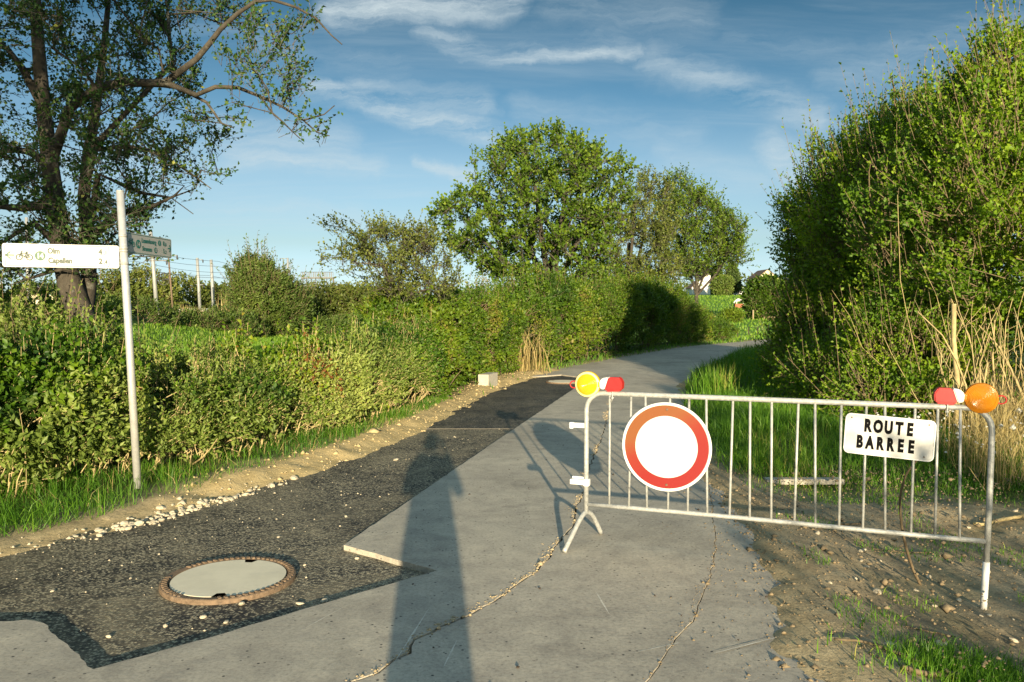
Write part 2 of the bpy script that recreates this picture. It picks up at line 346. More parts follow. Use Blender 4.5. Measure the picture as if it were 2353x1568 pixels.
def ground_mat():
    m, t, p, o = new_mat('ground_soil_grass'); v = geo_vec(t)
    at_ = _n(t, 'ShaderNodeAttribute', attribute_name='zone'); s = _n(t, 'ShaderNodeSeparateColor'); t.links.new(at_.outputs['Color'], s.inputs[0])
    big = noise_node(t, v, .9, 8, .7, .5); mid = noise_node(t, v, 6, 8, .7); fine = noise_node(t, v, 60, 5, .75)
    dirt = ramp(t, big, [(.3, (.19, .15, .10)), (.5, (.33, .27, .18)), (.7, (.46, .39, .27))])
    dirt = mixc(t, 1.0, dirt, ramp(t, mid, [(.3, (.6, .6, .6)), (.7, (1.3, 1.28, 1.2))]), 'MULTIPLY')
    sand = ramp(t, mid, [(.3, (.42, .32, .15)), (.7, (.56, .44, .23))])
    gr = ramp(t, mid, [(.3, (.035, .06, .015)), (.55, (.07, .10, .025)), (.75, (.13, .12, .045))])
    field = ramp(t, noise_node(t, v, .12, 8, .7), [(.3, (.10, .22, .025)), (.55, (.15, .28, .035)), (.75, (.22, .31, .05))])
    field = mixc(t, 1.0, field, ramp(t, mid, [(.3, (.7, .7, .7)), (.7, (1.2, 1.2, 1.2))]), 'MULTIPLY')
    col = mixc(t, s.outputs[0], dirt, sand); col = mixc(t, s.outputs[1], col, gr); col = mixc(t, s.outputs[2], col, field)
    col = mixc(t, 1.0, col, ramp(t, fine, [(.3, (.6, .6, .6)), (.5, (1, 1, 1)), (.72, (1.35, 1.33, 1.28))]), 'MULTIPLY')
    t.links.new(col, p.inputs['Base Color']); p.inputs['Roughness'].default_value = .95; p.inputs['Specular IOR Level'].default_value = .15
    b = bump(t, fine, .5, .012); b = bump(t, mid, .5, .04, b); t.links.new(b, p.inputs['Normal']); return m
M['ground'] = ground_mat()
M['stone'] = plain('limestone', (.52, .46, .34), .9, var=.35, scale=30, bmp=.4)
M['clod'] = plain('soil_clod', (.26, .20, .12), .95, var=.5, scale=30, bmp=.4)
M['galv'] = plain('galvanised_steel', (.43, .44, .42), .5, metal=.2, var=.35, scale=45, spec=.5, dirt=((.34, .33, .30), .7))
M['galvbar'] = plain('worn_galvanised_bar', (.42, .43, .41), .5, metal=.15, var=.3, scale=40, spec=.5, dirt=((.03, .03, .032), .9))
M['pole'] = plain('pole_steel', (.66, .66, .64), .35, metal=.5, var=.15, scale=25, spec=.5)
M['whitepaint'] = plain('white_paint', (.80, .80, .78), .45, var=.08, scale=30, dirt=((.5, .47, .4), .35))
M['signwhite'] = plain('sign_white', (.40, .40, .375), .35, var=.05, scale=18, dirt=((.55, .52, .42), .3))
M['rim'] = plain('sign_rim', (.78, .78, .76), .4, var=.06, scale=30)
M['black'] = plain('black_letter', (.006, .006, .0065), .85, var=.3, scale=60, spec=.08)
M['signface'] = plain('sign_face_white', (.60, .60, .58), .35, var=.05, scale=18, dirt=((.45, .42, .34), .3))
M['greenprint'] = plain('green_print', (.03, .10, .05), .5, var=.1, scale=40)  # dark green ink for arrow and badge of the first route plate
M['greyprint'] = plain('grey_green_print', (.028, .05, .03), .5, var=.1, scale=40)  # dark grey-green ink for the lettering of the first route plate
M['teal'] = plain('teal_print', (.012, .16, .13), .45, var=.15, scale=40)
M['red'] = plain('red_plastic', (.50, .025, .025), .4, var=.12, scale=30, dirt=((.32, .1, .08), .4))
M['rust'] = plain('rusty_iron', (.22, .155, .10), .8, var=.5, scale=35, bmp=.4, metal=.2, dirt=((.16, .14, .12), .8))
M['covercon'] = plain('smooth_concrete', (.72, .66, .50), .85, spec=.1, var=.10, scale=5, bmp=.05, dirt=((.46, .45, .38), .6))
M['blockcon'] = plain('pale_concrete', (.44, .42, .35), .85, var=.2, scale=16, bmp=.3)
M['plank'] = plain('weathered_plank', (.42, .39, .33), .9, var=.4, scale=12, bmp=.4)
M['darkhole'] = plain('dark_iron', (.05, .035, .025), .8, var=.4)
M['wire'] = plain('dark_wire', (.08, .08, .085), .6, metal=.3)
M['mast'] = plain('mast_grey', (.33, .34, .34), .55, metal=.2, var=.12, scale=2)
M['gantry'] = plain('gantry_grey', (.15, .155, .16), .6, metal=.2, var=.2, scale=2)
M['brownpost'] = plain('brown_post', (.17, .12, .08), .8, var=.3, scale=6)
M['wood'] = plain('weathered_wood', (.34, .26, .16), .9, var=.35, scale=10)
M['house'] = plain('white_render', (.80, .78, .73), .8, var=.06, scale=1.5)
M['housey'] = plain('cream_render', (.66, .58, .40), .8, var=.08, scale=1.5)
M['roof'] = plain('brown_tiles', (.24, .15, .10), .85, var=.3, scale=3)
M['slate'] = plain('slate_roof', (.06, .06, .08), .7, var=.2, scale=2)
M['glass'] = plain('dark_pane', (.03, .035, .04), .15, var=.1, spec=.6)
M['troughred'] = plain('rusty_red_sheet', (.36, .13, .07), .8, var=.3, scale=3)
M['cow'] = plain('white_hide', (.78, .75, .68), .9, var=.08, scale=3)
M['cloth'] = plain('dark_jacket', (.04, .05, .08), .9, var=.3)
M['skin'] = plain('skin', (.45, .28, .2), .6, var=.1)
M['hair'] = plain('brown_hair', (.05, .03, .02), .7, var=.3)
M['phone'] = plain('black_phone', (.01, .01, .01), .25, var=.1)
def faded_red():
    m, t, p, o = new_mat('sun_faded_red'); v = obj_vec(t); s = _n(t, 'ShaderNodeSeparateXYZ'); t.links.new(v, s.inputs[0])
    g = mth(t, 'ADD', s.outputs['Y'], mth(t, 'MULTIPLY', s.outputs['X'], -.6)); g = mth(t, 'ADD', g, mrange(t, noise_node(t, v, 3, 5), .3, .7, -.06, .06))
    col = ramp(t, mrange(t, g, -.12, .2), [(0, (.25, .013, .010)), (.45, (.25, .026, .012)), (1, (.225, .072, .018))])
    sc = mrange(t, noise_node(t, v, 17, 9, .8), .66, .70); col = mixc(t, mth(t, 'MULTIPLY', sc, .8), col, (.7, .6, .5))
    t.links.new(col, p.inputs['Base Color']); p.inputs['Roughness'].default_value = .45; return m
M['fadered'] = faded_red()
def amber(name, c, tr):
    m, t, p, o = new_mat(name); v = obj_vec(t)
    w = _n(t, 'ShaderNodeTexWave', wave_type='RINGS', rings_direction='Y', _Scale=42.0, _Distortion=0.0); t.links.new(v, w.inputs['Vector'])
    col = mixc(t, w.outputs['Fac'], tuple(x * .72 for x in c), c); t.links.new(col, p.inputs['Base Color'])
    p.inputs['Roughness'].default_value = .18; p.inputs['Specular IOR Level'].default_value = .6
    t.links.new(bump(t, w.outputs['Fac'], .5, .004), p.inputs['Normal'])
    x = _n(t, 'ShaderNodeBsdfTranslucent'); t.links.new(col, x.inputs[0]); mx = _n(t, 'ShaderNodeMixShader'); mx.inputs[0].default_value = tr
    t.links.new(p.outputs[0], mx.inputs[1]); t.links.new(x.outputs[0], mx.inputs[2]); t.links.new(mx.outputs[0], o.inputs['Surface']); return m
M['amber'] = amber('amber_lens_lit', (.92, .60, .02), .25)  # amber lens with the sunlight on it put into a brighter yellow
M['amber_shade'] = amber('amber_lens_shade', (.85, .33, .015), .35)  # same amber lens, coloured duller for the lamp standing in shade
M['amberring'] = plain('reflector_ring', (.86, .76, .34), .3, var=.1, scale=60)

# ------------------------------------------------------------------ terrain
LP = np.array([(-40, -12.), (3.9, -12), (4.6, -5.3), (5.33, -3.43), (6.09, -2.91), (7.17, -2.41), (8.37, -1.90), (9.7, -1.52), (11.35, -1.09), (13.5, -.76), (15.8, -.36),
               (17.6, .1), (19, .55), (20.5, 1.1), (23, 2.06), (28.5, 4.7), (36, 8.3), (45.7, 14.1), (60, 24), (90, 47), (140, 88)])
RP = np.array([(-40, 1.2), (0, 1.05), (3.5, 1.39), (4.5, 1.6), (5.9, 1.82), (7.9, 1.95), (11, 2.3), (13.2, 2.75), (15.4, 3.25), (16.7, 3.55), (20, 4.5), (25, 6.5), (31, 8.9),
               (39.7, 12.8), (50, 19.6), (60, 27.5), (90, 51), (140, 93)])
def xl(y): return np.interp(y, LP[:, 0], LP[:, 1])
def xr(y): return np.interp(y, RP[:, 0], RP[:, 1])
def zroad(y): return -.4 * sstep(28, 62, y)
HILL = np.array([(0, 0), (55, 0), (80, .35), (120, 1.0), (165, 2.5), (190, 3.8), (240, 6.0), (290, 7.75), (400, 8.2), (900, 4), (4000, 0)])
def terrain(x, y, want_zone=False):
    x = np.asarray(x, float); y = np.asarray(y, float)
    L, R = xl(y), xr(y); eL0 = L - x; eR0 = x - R
    nz = n2(x, y, 3.1, 1) - .5; nf = n2(x, y, 11, 2) - .5; nb = n2(x, y, .8, 3) - .5
    eL = eL0 + nz * .16 + nf * .08; eR = eR0 + nz * .34 + nf * .16 + nb * .3
    sandy = sstep(6.3, 7.6, y) * (1 - sstep(20.5, 22.5, y))
    zL = np.where(eL < 0, np.maximum(-.035 + eL * .55, -.15), -.035 + (.03 + .065 * sandy) * sstep(0, .42, eL) - .05 * sandy * sstep(.5, 1.2, eL) + .035 * sstep(.3, 1.2, eL))
    zL = zL + np.where(eL > 0, nf * .035 + nz * .05, 0) * sstep(0, .2, eL)
    low = (1 - sstep(7.3, 9.5, y))
    zR = np.where(eR < 0, np.maximum(eR * .22, -.15), .014 * sstep(0, .1, eR) - .165 * low * sstep(.28, 1.2, eR) + .10 * (1 - low) * sstep(.3, 1.5, eR))
    zR = zR + np.where(eR > 0, nf * .025 + nz * .04, 0) * sstep(0, .35, eR)
    zR = zR + .09 * np.exp(-(((x - 3.5) / .7) ** 2 + ((y - 6.9) / .45) ** 2)) + .07 * np.exp(-(((x - 4.3) / .5) ** 2 + ((y - 6.4) / .4) ** 2))
    left = x < (L + R) / 2
    z = np.where(left, zL, zR) + zroad(y)
    z = z - np.where(left, .6 * sstep(3, 9, eL0), 0)
    z = z + 1.9 * sstep(-20, -29, x) * sstep(15, 40, y)
    z = z + np.interp(y, HILL[:, 0], HILL[:, 1]) * sstep(2, 26, x)
    z = z + np.where(np.minimum(np.abs(eL0), np.abs(eR0)) > 2, (n2(x, y, .35, 5) - .5) * .12, 0)
    z = np.where((x > L + .4) & (x < R - .45), np.minimum(z, -.15 + zroad(y)), z)
    if not want_zone: return z
    patch = n2(x, y, 1.6, 8)
    sand = np.where(left, sandy * (1 - sstep(.55, .95, eL + (patch - .5) * .5)) + .55 * (1 - sandy) * (1 - sstep(.25, .6, eL)), 0)
    sand = np.maximum(sand, np.where(~left, .75 * np.exp(-(((x - 4.6) / .7) ** 2 + ((y - 6.4) / .5) ** 2)) + .35 * (1 - sstep(0, .5, eR)), 0))
    gL = sstep(.5, 1.1, eL + (patch - .5) * .6)
    gR = sstep(7.4, 8.0, y + (patch - .5) * .9 + .15 * (x - 2.5)) * sstep(.1, .5, eR)
    gR = np.maximum(gR, sstep(4.2, 5.2, x))
    gR = np.maximum(gR, .22 * sstep(.66, .78, n2(x, y, 2.4, 9)) * sstep(.4, .8, eR))
    gr = np.where(left, gL, gR)
    far = np.maximum(np.where(left, sstep(4, 7, eL0), 0), sstep(40, 48, y) * np.where(left, sstep(.6, 2, eL0), sstep(.6, 2, eR0)))
    far = np.where(x < -20, far * .5, far)
    Z = np.stack([np.clip(sand, 0, 1), np.clip(gr, 0, 1), np.clip(far, 0, 1), np.ones_like(z)], -1)
    return z, Z
def tz(x, y): return float(terrain(np.array([x]), np.array([y]))[0])
gx = np.concatenate([-np.geomspace(4000, 64, 22), np.arange(-60, -8, 1.3), np.arange(-8, 8, .08), np.arange(8, 60, 1.0), np.geomspace(62, 4000, 24)])
gy = np.concatenate([-np.geomspace(600, 15, 14), np.arange(-13, 2.5, .6), np.arange(2.5, 14, .08), np.arange(14, 30, .16), np.arange(30, 100, 1.0), np.geomspace(101, 5000, 44)])
GX, GY = np.meshgrid(gx, gy); gz, gzone = terrain(GX, GY, True)
nxg, nyg = len(gx), len(gy); ii = np.arange(nyg - 1)[:, None] * nxg; jj = np.arange(nxg - 1)[None, :]
gq = np.stack([ii + jj, ii + jj + 1, ii + nxg + jj + 1, ii + nxg + jj], -1).reshape(-1, 4)
ground = np_mesh('ground', np.stack([GX, GY, gz], -1).reshape(-1, 3), gq, M['ground'], attrs={'zone': gzone.reshape(-1, 4)}, smooth=True)
tag(ground, kind='structure')

# ------------------------------------------------------------------ road surfaces
def jag(pts, step=.09, amp=.008, seed=0):
    out = []; rr = random.Random(seed)
    for a, b in zip(pts[:-1], pts[1:]):
        a = Vector(a[:2]); b = Vector(b[:2]); L = (b - a).length; n = max(1, int(L / step)); nn = Vector((-(b - a).y, (b - a).x)) / max(L, 1e-6)
        for i in range(n):
            p = a.lerp(b, i / n)
            if i: p = p + nn * ((mnoise.noise(Vector((p.x * 5, p.y * 5, seed))) * amp * 1.5) + rr.uniform(-amp, amp) * .6)
            out.append((p.x, p.y))
    return out
def slab(name, pts, ztop, zbot, mat, parent=None):
    bm = bmesh.new(); vs = [bm.verts.new((p[0], p[1], ztop)) for p in pts]; f = bm.faces.new(vs)
    bmesh.ops.triangulate(bm, faces=[f], ngon_method='EAR_CLIP')
    vb = [bm.verts.new((p[0], p[1], zbot)) for p in pts]; n = len(pts)
    for i in range(n): bm.faces.new((vs[i], vs[(i + 1) % n], vb[(i + 1) % n], vb[i]))
    return bm_obj(name, bm, mat, parent)
g2 = lambda px, py: tuple(G(px, py)[:2])
crack1 = [(-3.2, -12), (-2.0, 0.5), g2(800, 1568), g2(868, 1545), g2(905, 1515), g2(940, 1500), g2(952, 1470), g2(1010, 1440), g2(1075, 1415), g2(1135, 1382), g2(1170, 1355),
          g2(1222, 1320), g2(1252, 1290), g2(1290, 1240), g2(1318, 1205), g2(1322, 1170), g2(1336, 1140), g2(1352, 1080), g2(1380, 1010), g2(1392, 970), g2(1400, 930), g2(1408, 905)]
crack2 = [(-.9, -12), (-.1, 1.5), g2(1480, 1568), g2(1535, 1490), g2(1592, 1425), g2(1612, 1370), g2(1634, 1318), g2(1646, 1262), g2(1641, 1205), g2(1632, 1140), g2(1622, 1085)]
c1a = jag(crack1, .06, .014, 3) + [crack1[-1]]; c2a = jag(crack2, .06, .012, 9) + [crack2[-1]]
def shifted(pts, d): return [(p[0] + d * (1 + .6 * math.sin(i * 1.7) * math.sin(i * .31)), p[1]) for i, p in enumerate(pts)]
rm = [(float(xr(y)) + .16, y) for y in np.arange(8.2, 17.4, .5)]
jointy = c1a[-1][1]
cut = [g2(0, 1428), g2(60, 1424), g2(100, 1432), g2(128, 1460), g2(215, 1538)]
cutb = [g2(215, 1538), g2(500, 1460), g2(840, 1358), g2(1005, 1311)]
cutc = [g2(1005, 1311), g2(900, 1283), g2(790, 1253)]
cutd = [g2(790, 1253), g2(1130, 1020), g2(1345, 876), g2(1338, 867), g2(1290, 861), g2(1222, 866)]
road = thing('concrete_road', None, None, (0, 0, 0)); tag(road, kind='structure')
leftedge = [(float(xl(y)) - .4, y) for y in (18.6, 19.5, 20.5, 21)]
right_far = [(float(xr(y)) + .16, y) for y in (21, 20, 19, 18, 17.2)]
A = [(-14, 4.2)] + jag(cut, .05, .012, 1) + jag(cutb, .06, .006, 2) + jag(cutc, .05, .006, 4) + jag(cutd, .08, .006, 5) + [g2(1222, 866)] + leftedge + right_far + \
    [(float(xr(jointy)) + .16, jointy + .02)] + [(c1a[-1][0], jointy + .02)] + [(p[0] - .006, p[1]) for p in c1a[::-1]] + [(-14, -12)]
slab('slab', A, 0.0, -.14, M['concrete'], road)
B = c1a_r = shifted(c1a, .008) + [(float(xr(jointy)) + .16, jointy)] + [r for r in rm[::-1] if r[1] < jointy - .05 and r[1] > c2a[-1][1]] + [(float(xr(8.0)) + .16, c2a[-1][1] + .02)] + \
    [(c2a[-1][0], c2a[-1][1] + .02)] + [(p[0] - .002, p[1]) for p in c2a[::-1]]
slab('slab', B, -.004, -.14, M['concrete'], road)
Cc = shifted(c2a, .004) + [(float(xr(y)) + .16, y) for y in (7.9, 6.5, 5, 4, 3, 1, -12)]
slab('slab', Cc, -.009, -.14, M['concrete'], road)
# the road beyond, following the fall of the ground
fy = np.concatenate([np.arange(21, 60, .8), np.arange(60, 141, 5)]); fv = []; 
for y in fy:
    a, b = float(xl(y)) - .3, float(xr(y)) + .3
    for k in range(6): fv.append((a + (b - a) * k / 5, y, float(zroad(y)) - .003))
fv = np.array(fv); k = np.arange(len(fy) - 1)[:, None] * 6; j = np.arange(5)[None]
np_mesh('slab', fv, np.stack([k + j, k + j + 1, k + 7 + j, k + 6 + j], -1).reshape(-1, 4), M['concrete'], road)
# faint pale scuffs on the concrete
rr = random.Random(4)
for (x0, y0, x1, y1, w) in [(905, 1525, 985, 1400, .012), (1640, 1500, 1790, 1462, .010), (1370, 1360, 1400, 1410, .012), (1400, 1405, 1480, 1408, .006),
                            (1020, 1530, 1050, 1470, .012), (1180, 1285, 1200, 1250, .006), (1080, 1180, 1150, 1150, .006), (1450, 1500, 1560, 1476, .01), (690, 1450, 790, 1395, .008)]:
    a = G(x0, y0); b = G(x1, y1); d = (b - a).normalized(); nn = Vector((-d.y, d.x, 0)); n = 14; top = []; bot = []
    for i in range(n + 1):
        p = a.lerp(b, i / n); ww = w * (.25 + .75 * math.sin(math.pi * i / n)) * rr.uniform(.4, 1)
        top.append(p + nn * ww * .5); bot.append(p - nn * ww * .5)
    V = np.array([(*p[:2], .0012 if x0 < 1000 else -.0028) for p in top + bot]); q = np.array([(i, i + 1, n + 2 + i, n + 1 + i) for i in range(n)])
    np_mesh('scuff_mark', V, q, plain('scuff%d' % x0, (.62, .59, .50), .9, var=.3, scale=60), road)
# asphalt patch, two pours with a cross joint
JY = 11.06
lp = [(float(xl(y)) - .35, y) for y in (5.0, 5.33, 6.09, 7.17, 8.37, 9.7, JY)]
cutx = lambda y: float(np.interp(y, [5.53, 17.7], [-1.17, 1.60]))
near = [(-13, 4.0), (-13, 6)] + lp + [(cutx(JY) + .12, JY), (cutx(8) + .12, 8), (cutx(5.7) + .15, 5.7), (-.3, 5.1), (-.3, 4.9), (-1.9, 3.5), (-2.4, 4.0)]
def asphalt_sheet(name, poly, z, mat):
    bm = bmesh.new(); f = bm.faces.new([bm.verts.new((p[0], p[1], z)) for p in poly]); bmesh.ops.triangulate(bm, faces=[f], ngon_method='EAR_CLIP')
    return tag(bm_obj(name, bm, mat), kind='structure')
asphalt_sheet('asphalt_strip', near, -.036, M['asphalt'])
lp2 = [(float(xl(y)) - .35, y) for y in (JY + .012, 13.5, 15.8, 17.6, 19.3)]
asphalt_sheet('asphalt_strip_far', lp2 + [(1.0, 20.3), (1.9, 19.9), (cutx(17.7) + .15, 17.7), (cutx(JY) + .12, JY + .012)], -.028, M['asphalt2'])
np_mesh('joint_line', np.array([(float(xl(JY)) - .1, JY - .012, -.0335), (cutx(JY), JY - .012, -.0335), (cutx(JY), JY + .012, -.0265), (float(xl(JY)) - .1, JY + .012, -.0265)]),
        np.array([(0, 1, 2, 3)]), plain('dusty_joint', (.24, .21, .16), .9, var=.3, scale=30), road)

# ------------------------------------------------------------------ manhole covers
def manhole(loc, label, rot, detail=True):
    t = thing('manhole_cover', label, 'manhole cover', loc, 'round manhole covers in the asphalt'); T = Matrix.Translation(Vector(loc)) @ Matrix.Rotation(rot, 4, 'Z')
    def ring(name, prof, mat, n=96, parent=t):
        bm = bmesh.new(); rows = [[bm.verts.new((r * math.cos(a), r * math.sin(a), z)) for a in np.arange(n) / n * 2 * math.pi] for r, z in prof]
        for A_, B_ in zip(rows[:-1], rows[1:]):
            for i in range(n): bm.faces.new((A_[i], A_[(i + 1) % n], B_[(i + 1) % n], B_[i]))
        return bm_obj(name, bm, mat, parent, matrix=T)
    fr = ring('frame', [(.402, -.06), (.398, .026), (.392, .030), (.350, .026), (.347, -.02)], M['rust'])
    if detail:
        nl = 66; bm = bmesh.new(); add_box(bm, (0, 0, 0), (.032, .018, .012), None, .003); lug = bm_obj('lug', bm, M['rust']); lme = lug.data; bpy.data.objects.remove(lug)
        for i in range(nl):
            a = i / nl * 2 * math.pi
            if 2.55 < a < 3.0 or 4.15 < a < 4.75: continue
            lo = bpy.data.objects.new('lug', lme); lo.matrix_basis = T @ Matrix.Translation((.371 * math.cos(a), .371 * math.sin(a), .030)) @ Matrix.Rotation(a + .35, 4, 'Z'); link(lo, fr)
    ring('gap', [(.348, .006), (.332, .004)], M['darkhole'])
    # cover: concrete disc with two square lifting pockets in its rim
    n = 120; pts = []
    for i in range(n):
        a = i / n * 2 * math.pi; r = .339
        for a0 in (1.35, 4.75):
            if abs(a - a0) < .10: r = .285
        pts.append((r * math.cos(a), r * math.sin(a)))
    bm = bmesh.new(); vt = [bm.verts.new((x, y, .027)) for x, y in pts]; f = bm.faces.new(vt); bmesh.ops.triangulate(bm, faces=[f], ngon_method='EAR_CLIP')
    vb = [bm.verts.new((x, y, -.03)) for x, y in pts]
    for i in range(n): bm.faces.new((vt[i], vt[(i + 1) % n], vb[(i + 1) % n], vb[i]))
    cv = bm_obj('cover', bm, M['covercon'], t, matrix=T)
    for a0 in (1.35, 4.75):
        bm = bmesh.new(); add_box(bm, (.312 * math.cos(a0), .312 * math.sin(a0), -.005), (.05, .062, .02), Matrix.Rotation(a0, 3, 'Z'), .003); bm_obj('lifting_pocket', bm, M['rust'], cv, matrix=T)
manhole(G(527, 1336, -.036), 'round concrete-filled manhole cover with rusty ribbed frame set in the dusty asphalt', .15)
manhole(Vector((1.16, 18.0, -.028)), 'second manhole cover at the far end of the fresh black asphalt', 1.0, False)

# ------------------------------------------------------------------ text and flat marks on plates
_font_cache = {}
def text_mesh(s, size, mat, parent, Mx, name='lettering', fat=0.0, sx=1.0, align='LEFT', space=1.0, z=.0022):
    cu = bpy.data.curves.new('t', 'FONT'); cu.body = s; cu.size = size; cu.offset = fat; cu.align_x = align; cu.align_y = 'CENTER'; cu.space_character = space; cu.resolution_u = 3
    o = bpy.data.objects.new('t', cu); COL.objects.link(o); bpy.context.view_layer.update()
    me = bpy.data.meshes.new_from_object(o.evaluated_get(bpy.context.evaluated_depsgraph_get())); bpy.data.objects.remove(o); bpy.data.curves.remove(cu)
    me.transform(Matrix.Translation((0, 0, z)) @ Matrix.Diagonal((sx, 1, 1, 1))); me.materials.clear(); me.materials.append(mat); me.name = name
    ob = bpy.data.objects.new(name, me); ob.matrix_basis = Mx; return link(ob, parent)
def strokes(name, lines, w, mat, parent, Mx, z=.0022):
    V, Q = [], []
    for ln in lines:
        P = np.array(ln, float); T = unit(np.gradient(P, axis=0)); N = np.stack([-T[:, 1], T[:, 0]], 1) * w / 2; o = len(V)
        for p, n in zip(P, N): V += [(p[0] + n[0], p[1] + n[1], z), (p[0] - n[0], p[1] - n[1], z)]
        for i in range(len(P) - 1): Q.append((o + 2 * i, o + 2 * i + 1, o + 2 * i + 3, o + 2 * i + 2))
    ob = np_mesh(name, np.array(V), np.array(Q), mat); COL.objects.unlink(ob); ob.matrix_basis = Mx; return link(ob, parent)
def circ(cx, cy, r, n=28): return [(cx + r * math.cos(a), cy + r * math.sin(a)) for a in np.linspace(0, 2 * math.pi, n + 1)]
def rrect(w, h, r, n=6):
    out = []
    for cx, cy, a0 in ((w / 2 - r, h / 2 - r, 0), (-w / 2 + r, h / 2 - r, 90), (-w / 2 + r, -h / 2 + r, 180), (w / 2 - r, -h / 2 + r, 270)):
        for a in np.linspace(a0, a0 + 90, n + 1): out.append((cx + r * math.cos(math.radians(a)), cy + r * math.sin(math.radians(a))))
    return out
def plate(name, outline, thick, mat, parent, Mx, z0=0.0):
    bm = bmesh.new(); a = [bm.verts.new((x, y, z0)) for x, y in outline]; b = [bm.verts.new((x, y, z0 - thick)) for x, y in outline]; n = len(a)
    bm.faces.new(a); bm.faces.new(b[::-1])
    for i in range(n): bm.faces.new((a[i], b[i], b[(i + 1) % n], a[(i + 1) % n]))
    return bm_obj(name, bm, mat, parent, matrix=Mx)
def frame_mx(origin, xdir, tilt=0.0):       # X along xdir, Y up, Z out of the face
    x = Vector(xdir).normalized(); up = Vector((0, 0, 1)); zz = x.cross(up).normalized(); y = zz.cross(x)
    Mx = Matrix((x, y, zz)).transposed().to_4x4(); Mx.translation = Vector(origin)
    return Mx @ Matrix.Rotation(tilt, 4, 'Z')

# ------------------------------------------------------------------ crowd barrier
BL = Vector((.526, 5.60, 0)); BR = Vector((2.848, 4.70, 0)); bu = (BR - BL).normalized(); bn = Vector((bu.y, -bu.x, 0))     # bn points to the camera
if bn.y > 0: bn = -bn
bar = thing('crowd_barrier', 'galvanised steel crowd barrier standing across the closed road', 'barrier', BL)
L = (BR - BL).length; TOP = 1.056; RAD = .0172
def bp(s, z, off=0): return BL + bu * s + Vector((0, 0, z)) + bn * off
pts = [bp(0, .2), bp(0, .6), bp(0, TOP - .12)] + [bp(.12 - .12 * math.cos(a), TOP - .12 + .12 * math.sin(a)) for a in np.linspace(.2, 1.57, 7)] + [bp(L * .33, TOP), bp(L * .66, TOP)]
pts += [bp(L - .13 + .13 * math.sin(a), TOP - .13 + .13 * math.cos(a)) for a in np.linspace(0, 1.4, 7)] + [bp(L, TOP - .15), bp(L - .004, .5), bp(L - .012, .13)]
tubes_obj('frame', [(np.array([tuple(p) for p in pts]), RAD)], M['galv'], bar, k=14)
tubes_obj('bottom_rail', [(np.array([tuple(bp(s, .262 + .004 * math.sin(s * 2))) for s in np.linspace(.01, L - .01, 8)]), .0152)], M['galv'], bar, k=12)
s0 = .1356; b0 = .168
me = None
for i in range(17):
    s = b0 + i * s0
    if me is None:
        o = tubes_obj('vertical_bar', [(np.array([(0, 0, .270), (0, 0, .6), (0, 0, TOP - .01)]), .0082)], M['galvbar'], None, k=10); me = o.data; COL.objects.unlink(o)
    else: o = bpy.data.objects.new('vertical_bar', me)
    o.matrix_basis = Matrix.Translation(BL + bu * s) @ Matrix.Rotation(.02 * math.sin(i * 2.3), 4, 'Y'); link(o, bar)
ff = G(1296, 1270); fr = G(1381, 1226); ap = bp(0, .205); fd = (fr - ff).normalized()
foot = catmull([tuple(v) for v in (ff + Vector((0, 0, .004)), ff.lerp(ap - Vector((0, 0, .205)), .40) + Vector((0, 0, .10)), ff.lerp(Vector((ap.x, ap.y, 0)), .72) + Vector((0, 0, .175)), ap + Vector((0, 0, .0)),
               fr.lerp(Vector((ap.x, ap.y, 0)), .62) + Vector((0, 0, .168)), fr.lerp(Vector((ap.x, ap.y, 0)), .30) + Vector((0, 0, .09)), fr + Vector((0, 0, .004)))], 5)
tubes_obj('foot', [(foot, .0165)], M['galv'], bar, k=12)
o = tubes_obj('leg_sleeve', [(np.array([tuple(bp(L - .012, .135)), tuple(bp(L - .016, 0)), tuple(bp(L - .022, tz(*(bp(L, 0)[:2])) - .005))]), .0192)], M['whitepaint'], bar, k=12)
def bbox(name, c, size, mat, parent, bev=.004, extra=None):
    bm = bmesh.new(); R3 = Matrix((bu, -bn, Vector((0, 0, 1)))).transposed(); add_box(bm, c, size, R3 if extra is None else R3 @ extra, bev); return bm_obj(name, bm, mat, parent)
bbox('hook_lug', bp(-.06, .822, .0), (.10, .022, .034), M['whitepaint'], bar); bbox('hook_end', bp(-.108, .819), (.026, .034, .044), M['whitepaint'], bar)
h2 = bbox('hook_lug', bp(-.058, .418, .004), (.115, .030, .036), M['whitepaint'], bar); bbox('hook_end', bp(-.062, .446, -.012), (.085, .02, .016), M['whitepaint'], bar)
bbox('hook_collar', bp(.004, .418), (.044, .046, .05), M['whitepaint'], bar, .008)

# round no-entry sign
sc = bp(.2288 * L, .712, .034); S = frame_mx(sc, bu)
sg = thing('prohibition_sign', 'round white sign with a faded red ring hung on the steel barrier', 'traffic sign', sc - Vector((0, 0, .302)))
plate('backing', circ(0, 0, .302, 64)[:-1], .012, M['rim'], sg, S, 0)
def disc(name, r, z, mat, parent, Mx, r0=0.0, n=72):
    bm = bmesh.new(); o = [bm.verts.new((r * math.cos(a), r * math.sin(a), z)) for a in np.arange(n) / n * 2 * math.pi]
    if r0 <= 0: bm.faces.new(o)
    else:
        q = [bm.verts.new((r0 * math.cos(a), r0 * math.sin(a), z)) for a in np.arange(n) / n * 2 * math.pi]
        for i in range(n): bm.faces.new((o[i], o[(i + 1) % n], q[(i + 1) % n], q[i]))
    return bm_obj(name, bm, mat, parent, matrix=Mx)
bm = bmesh.new(); n = 72; prof = [(.302, 0), (.303, .006), (.296, .008), (.286, .002)]
rows = [[bm.verts.new((r * math.cos(a), r * math.sin(a), z)) for a in np.arange(n) / n * 2 * math.pi] for r, z in prof]
for A_, B_ in zip(rows[:-1], rows[1:]):
    for i in range(n): bm.faces.new((A_[i], A_[(i + 1) % n], B_[(i + 1) % n], B_[i]))
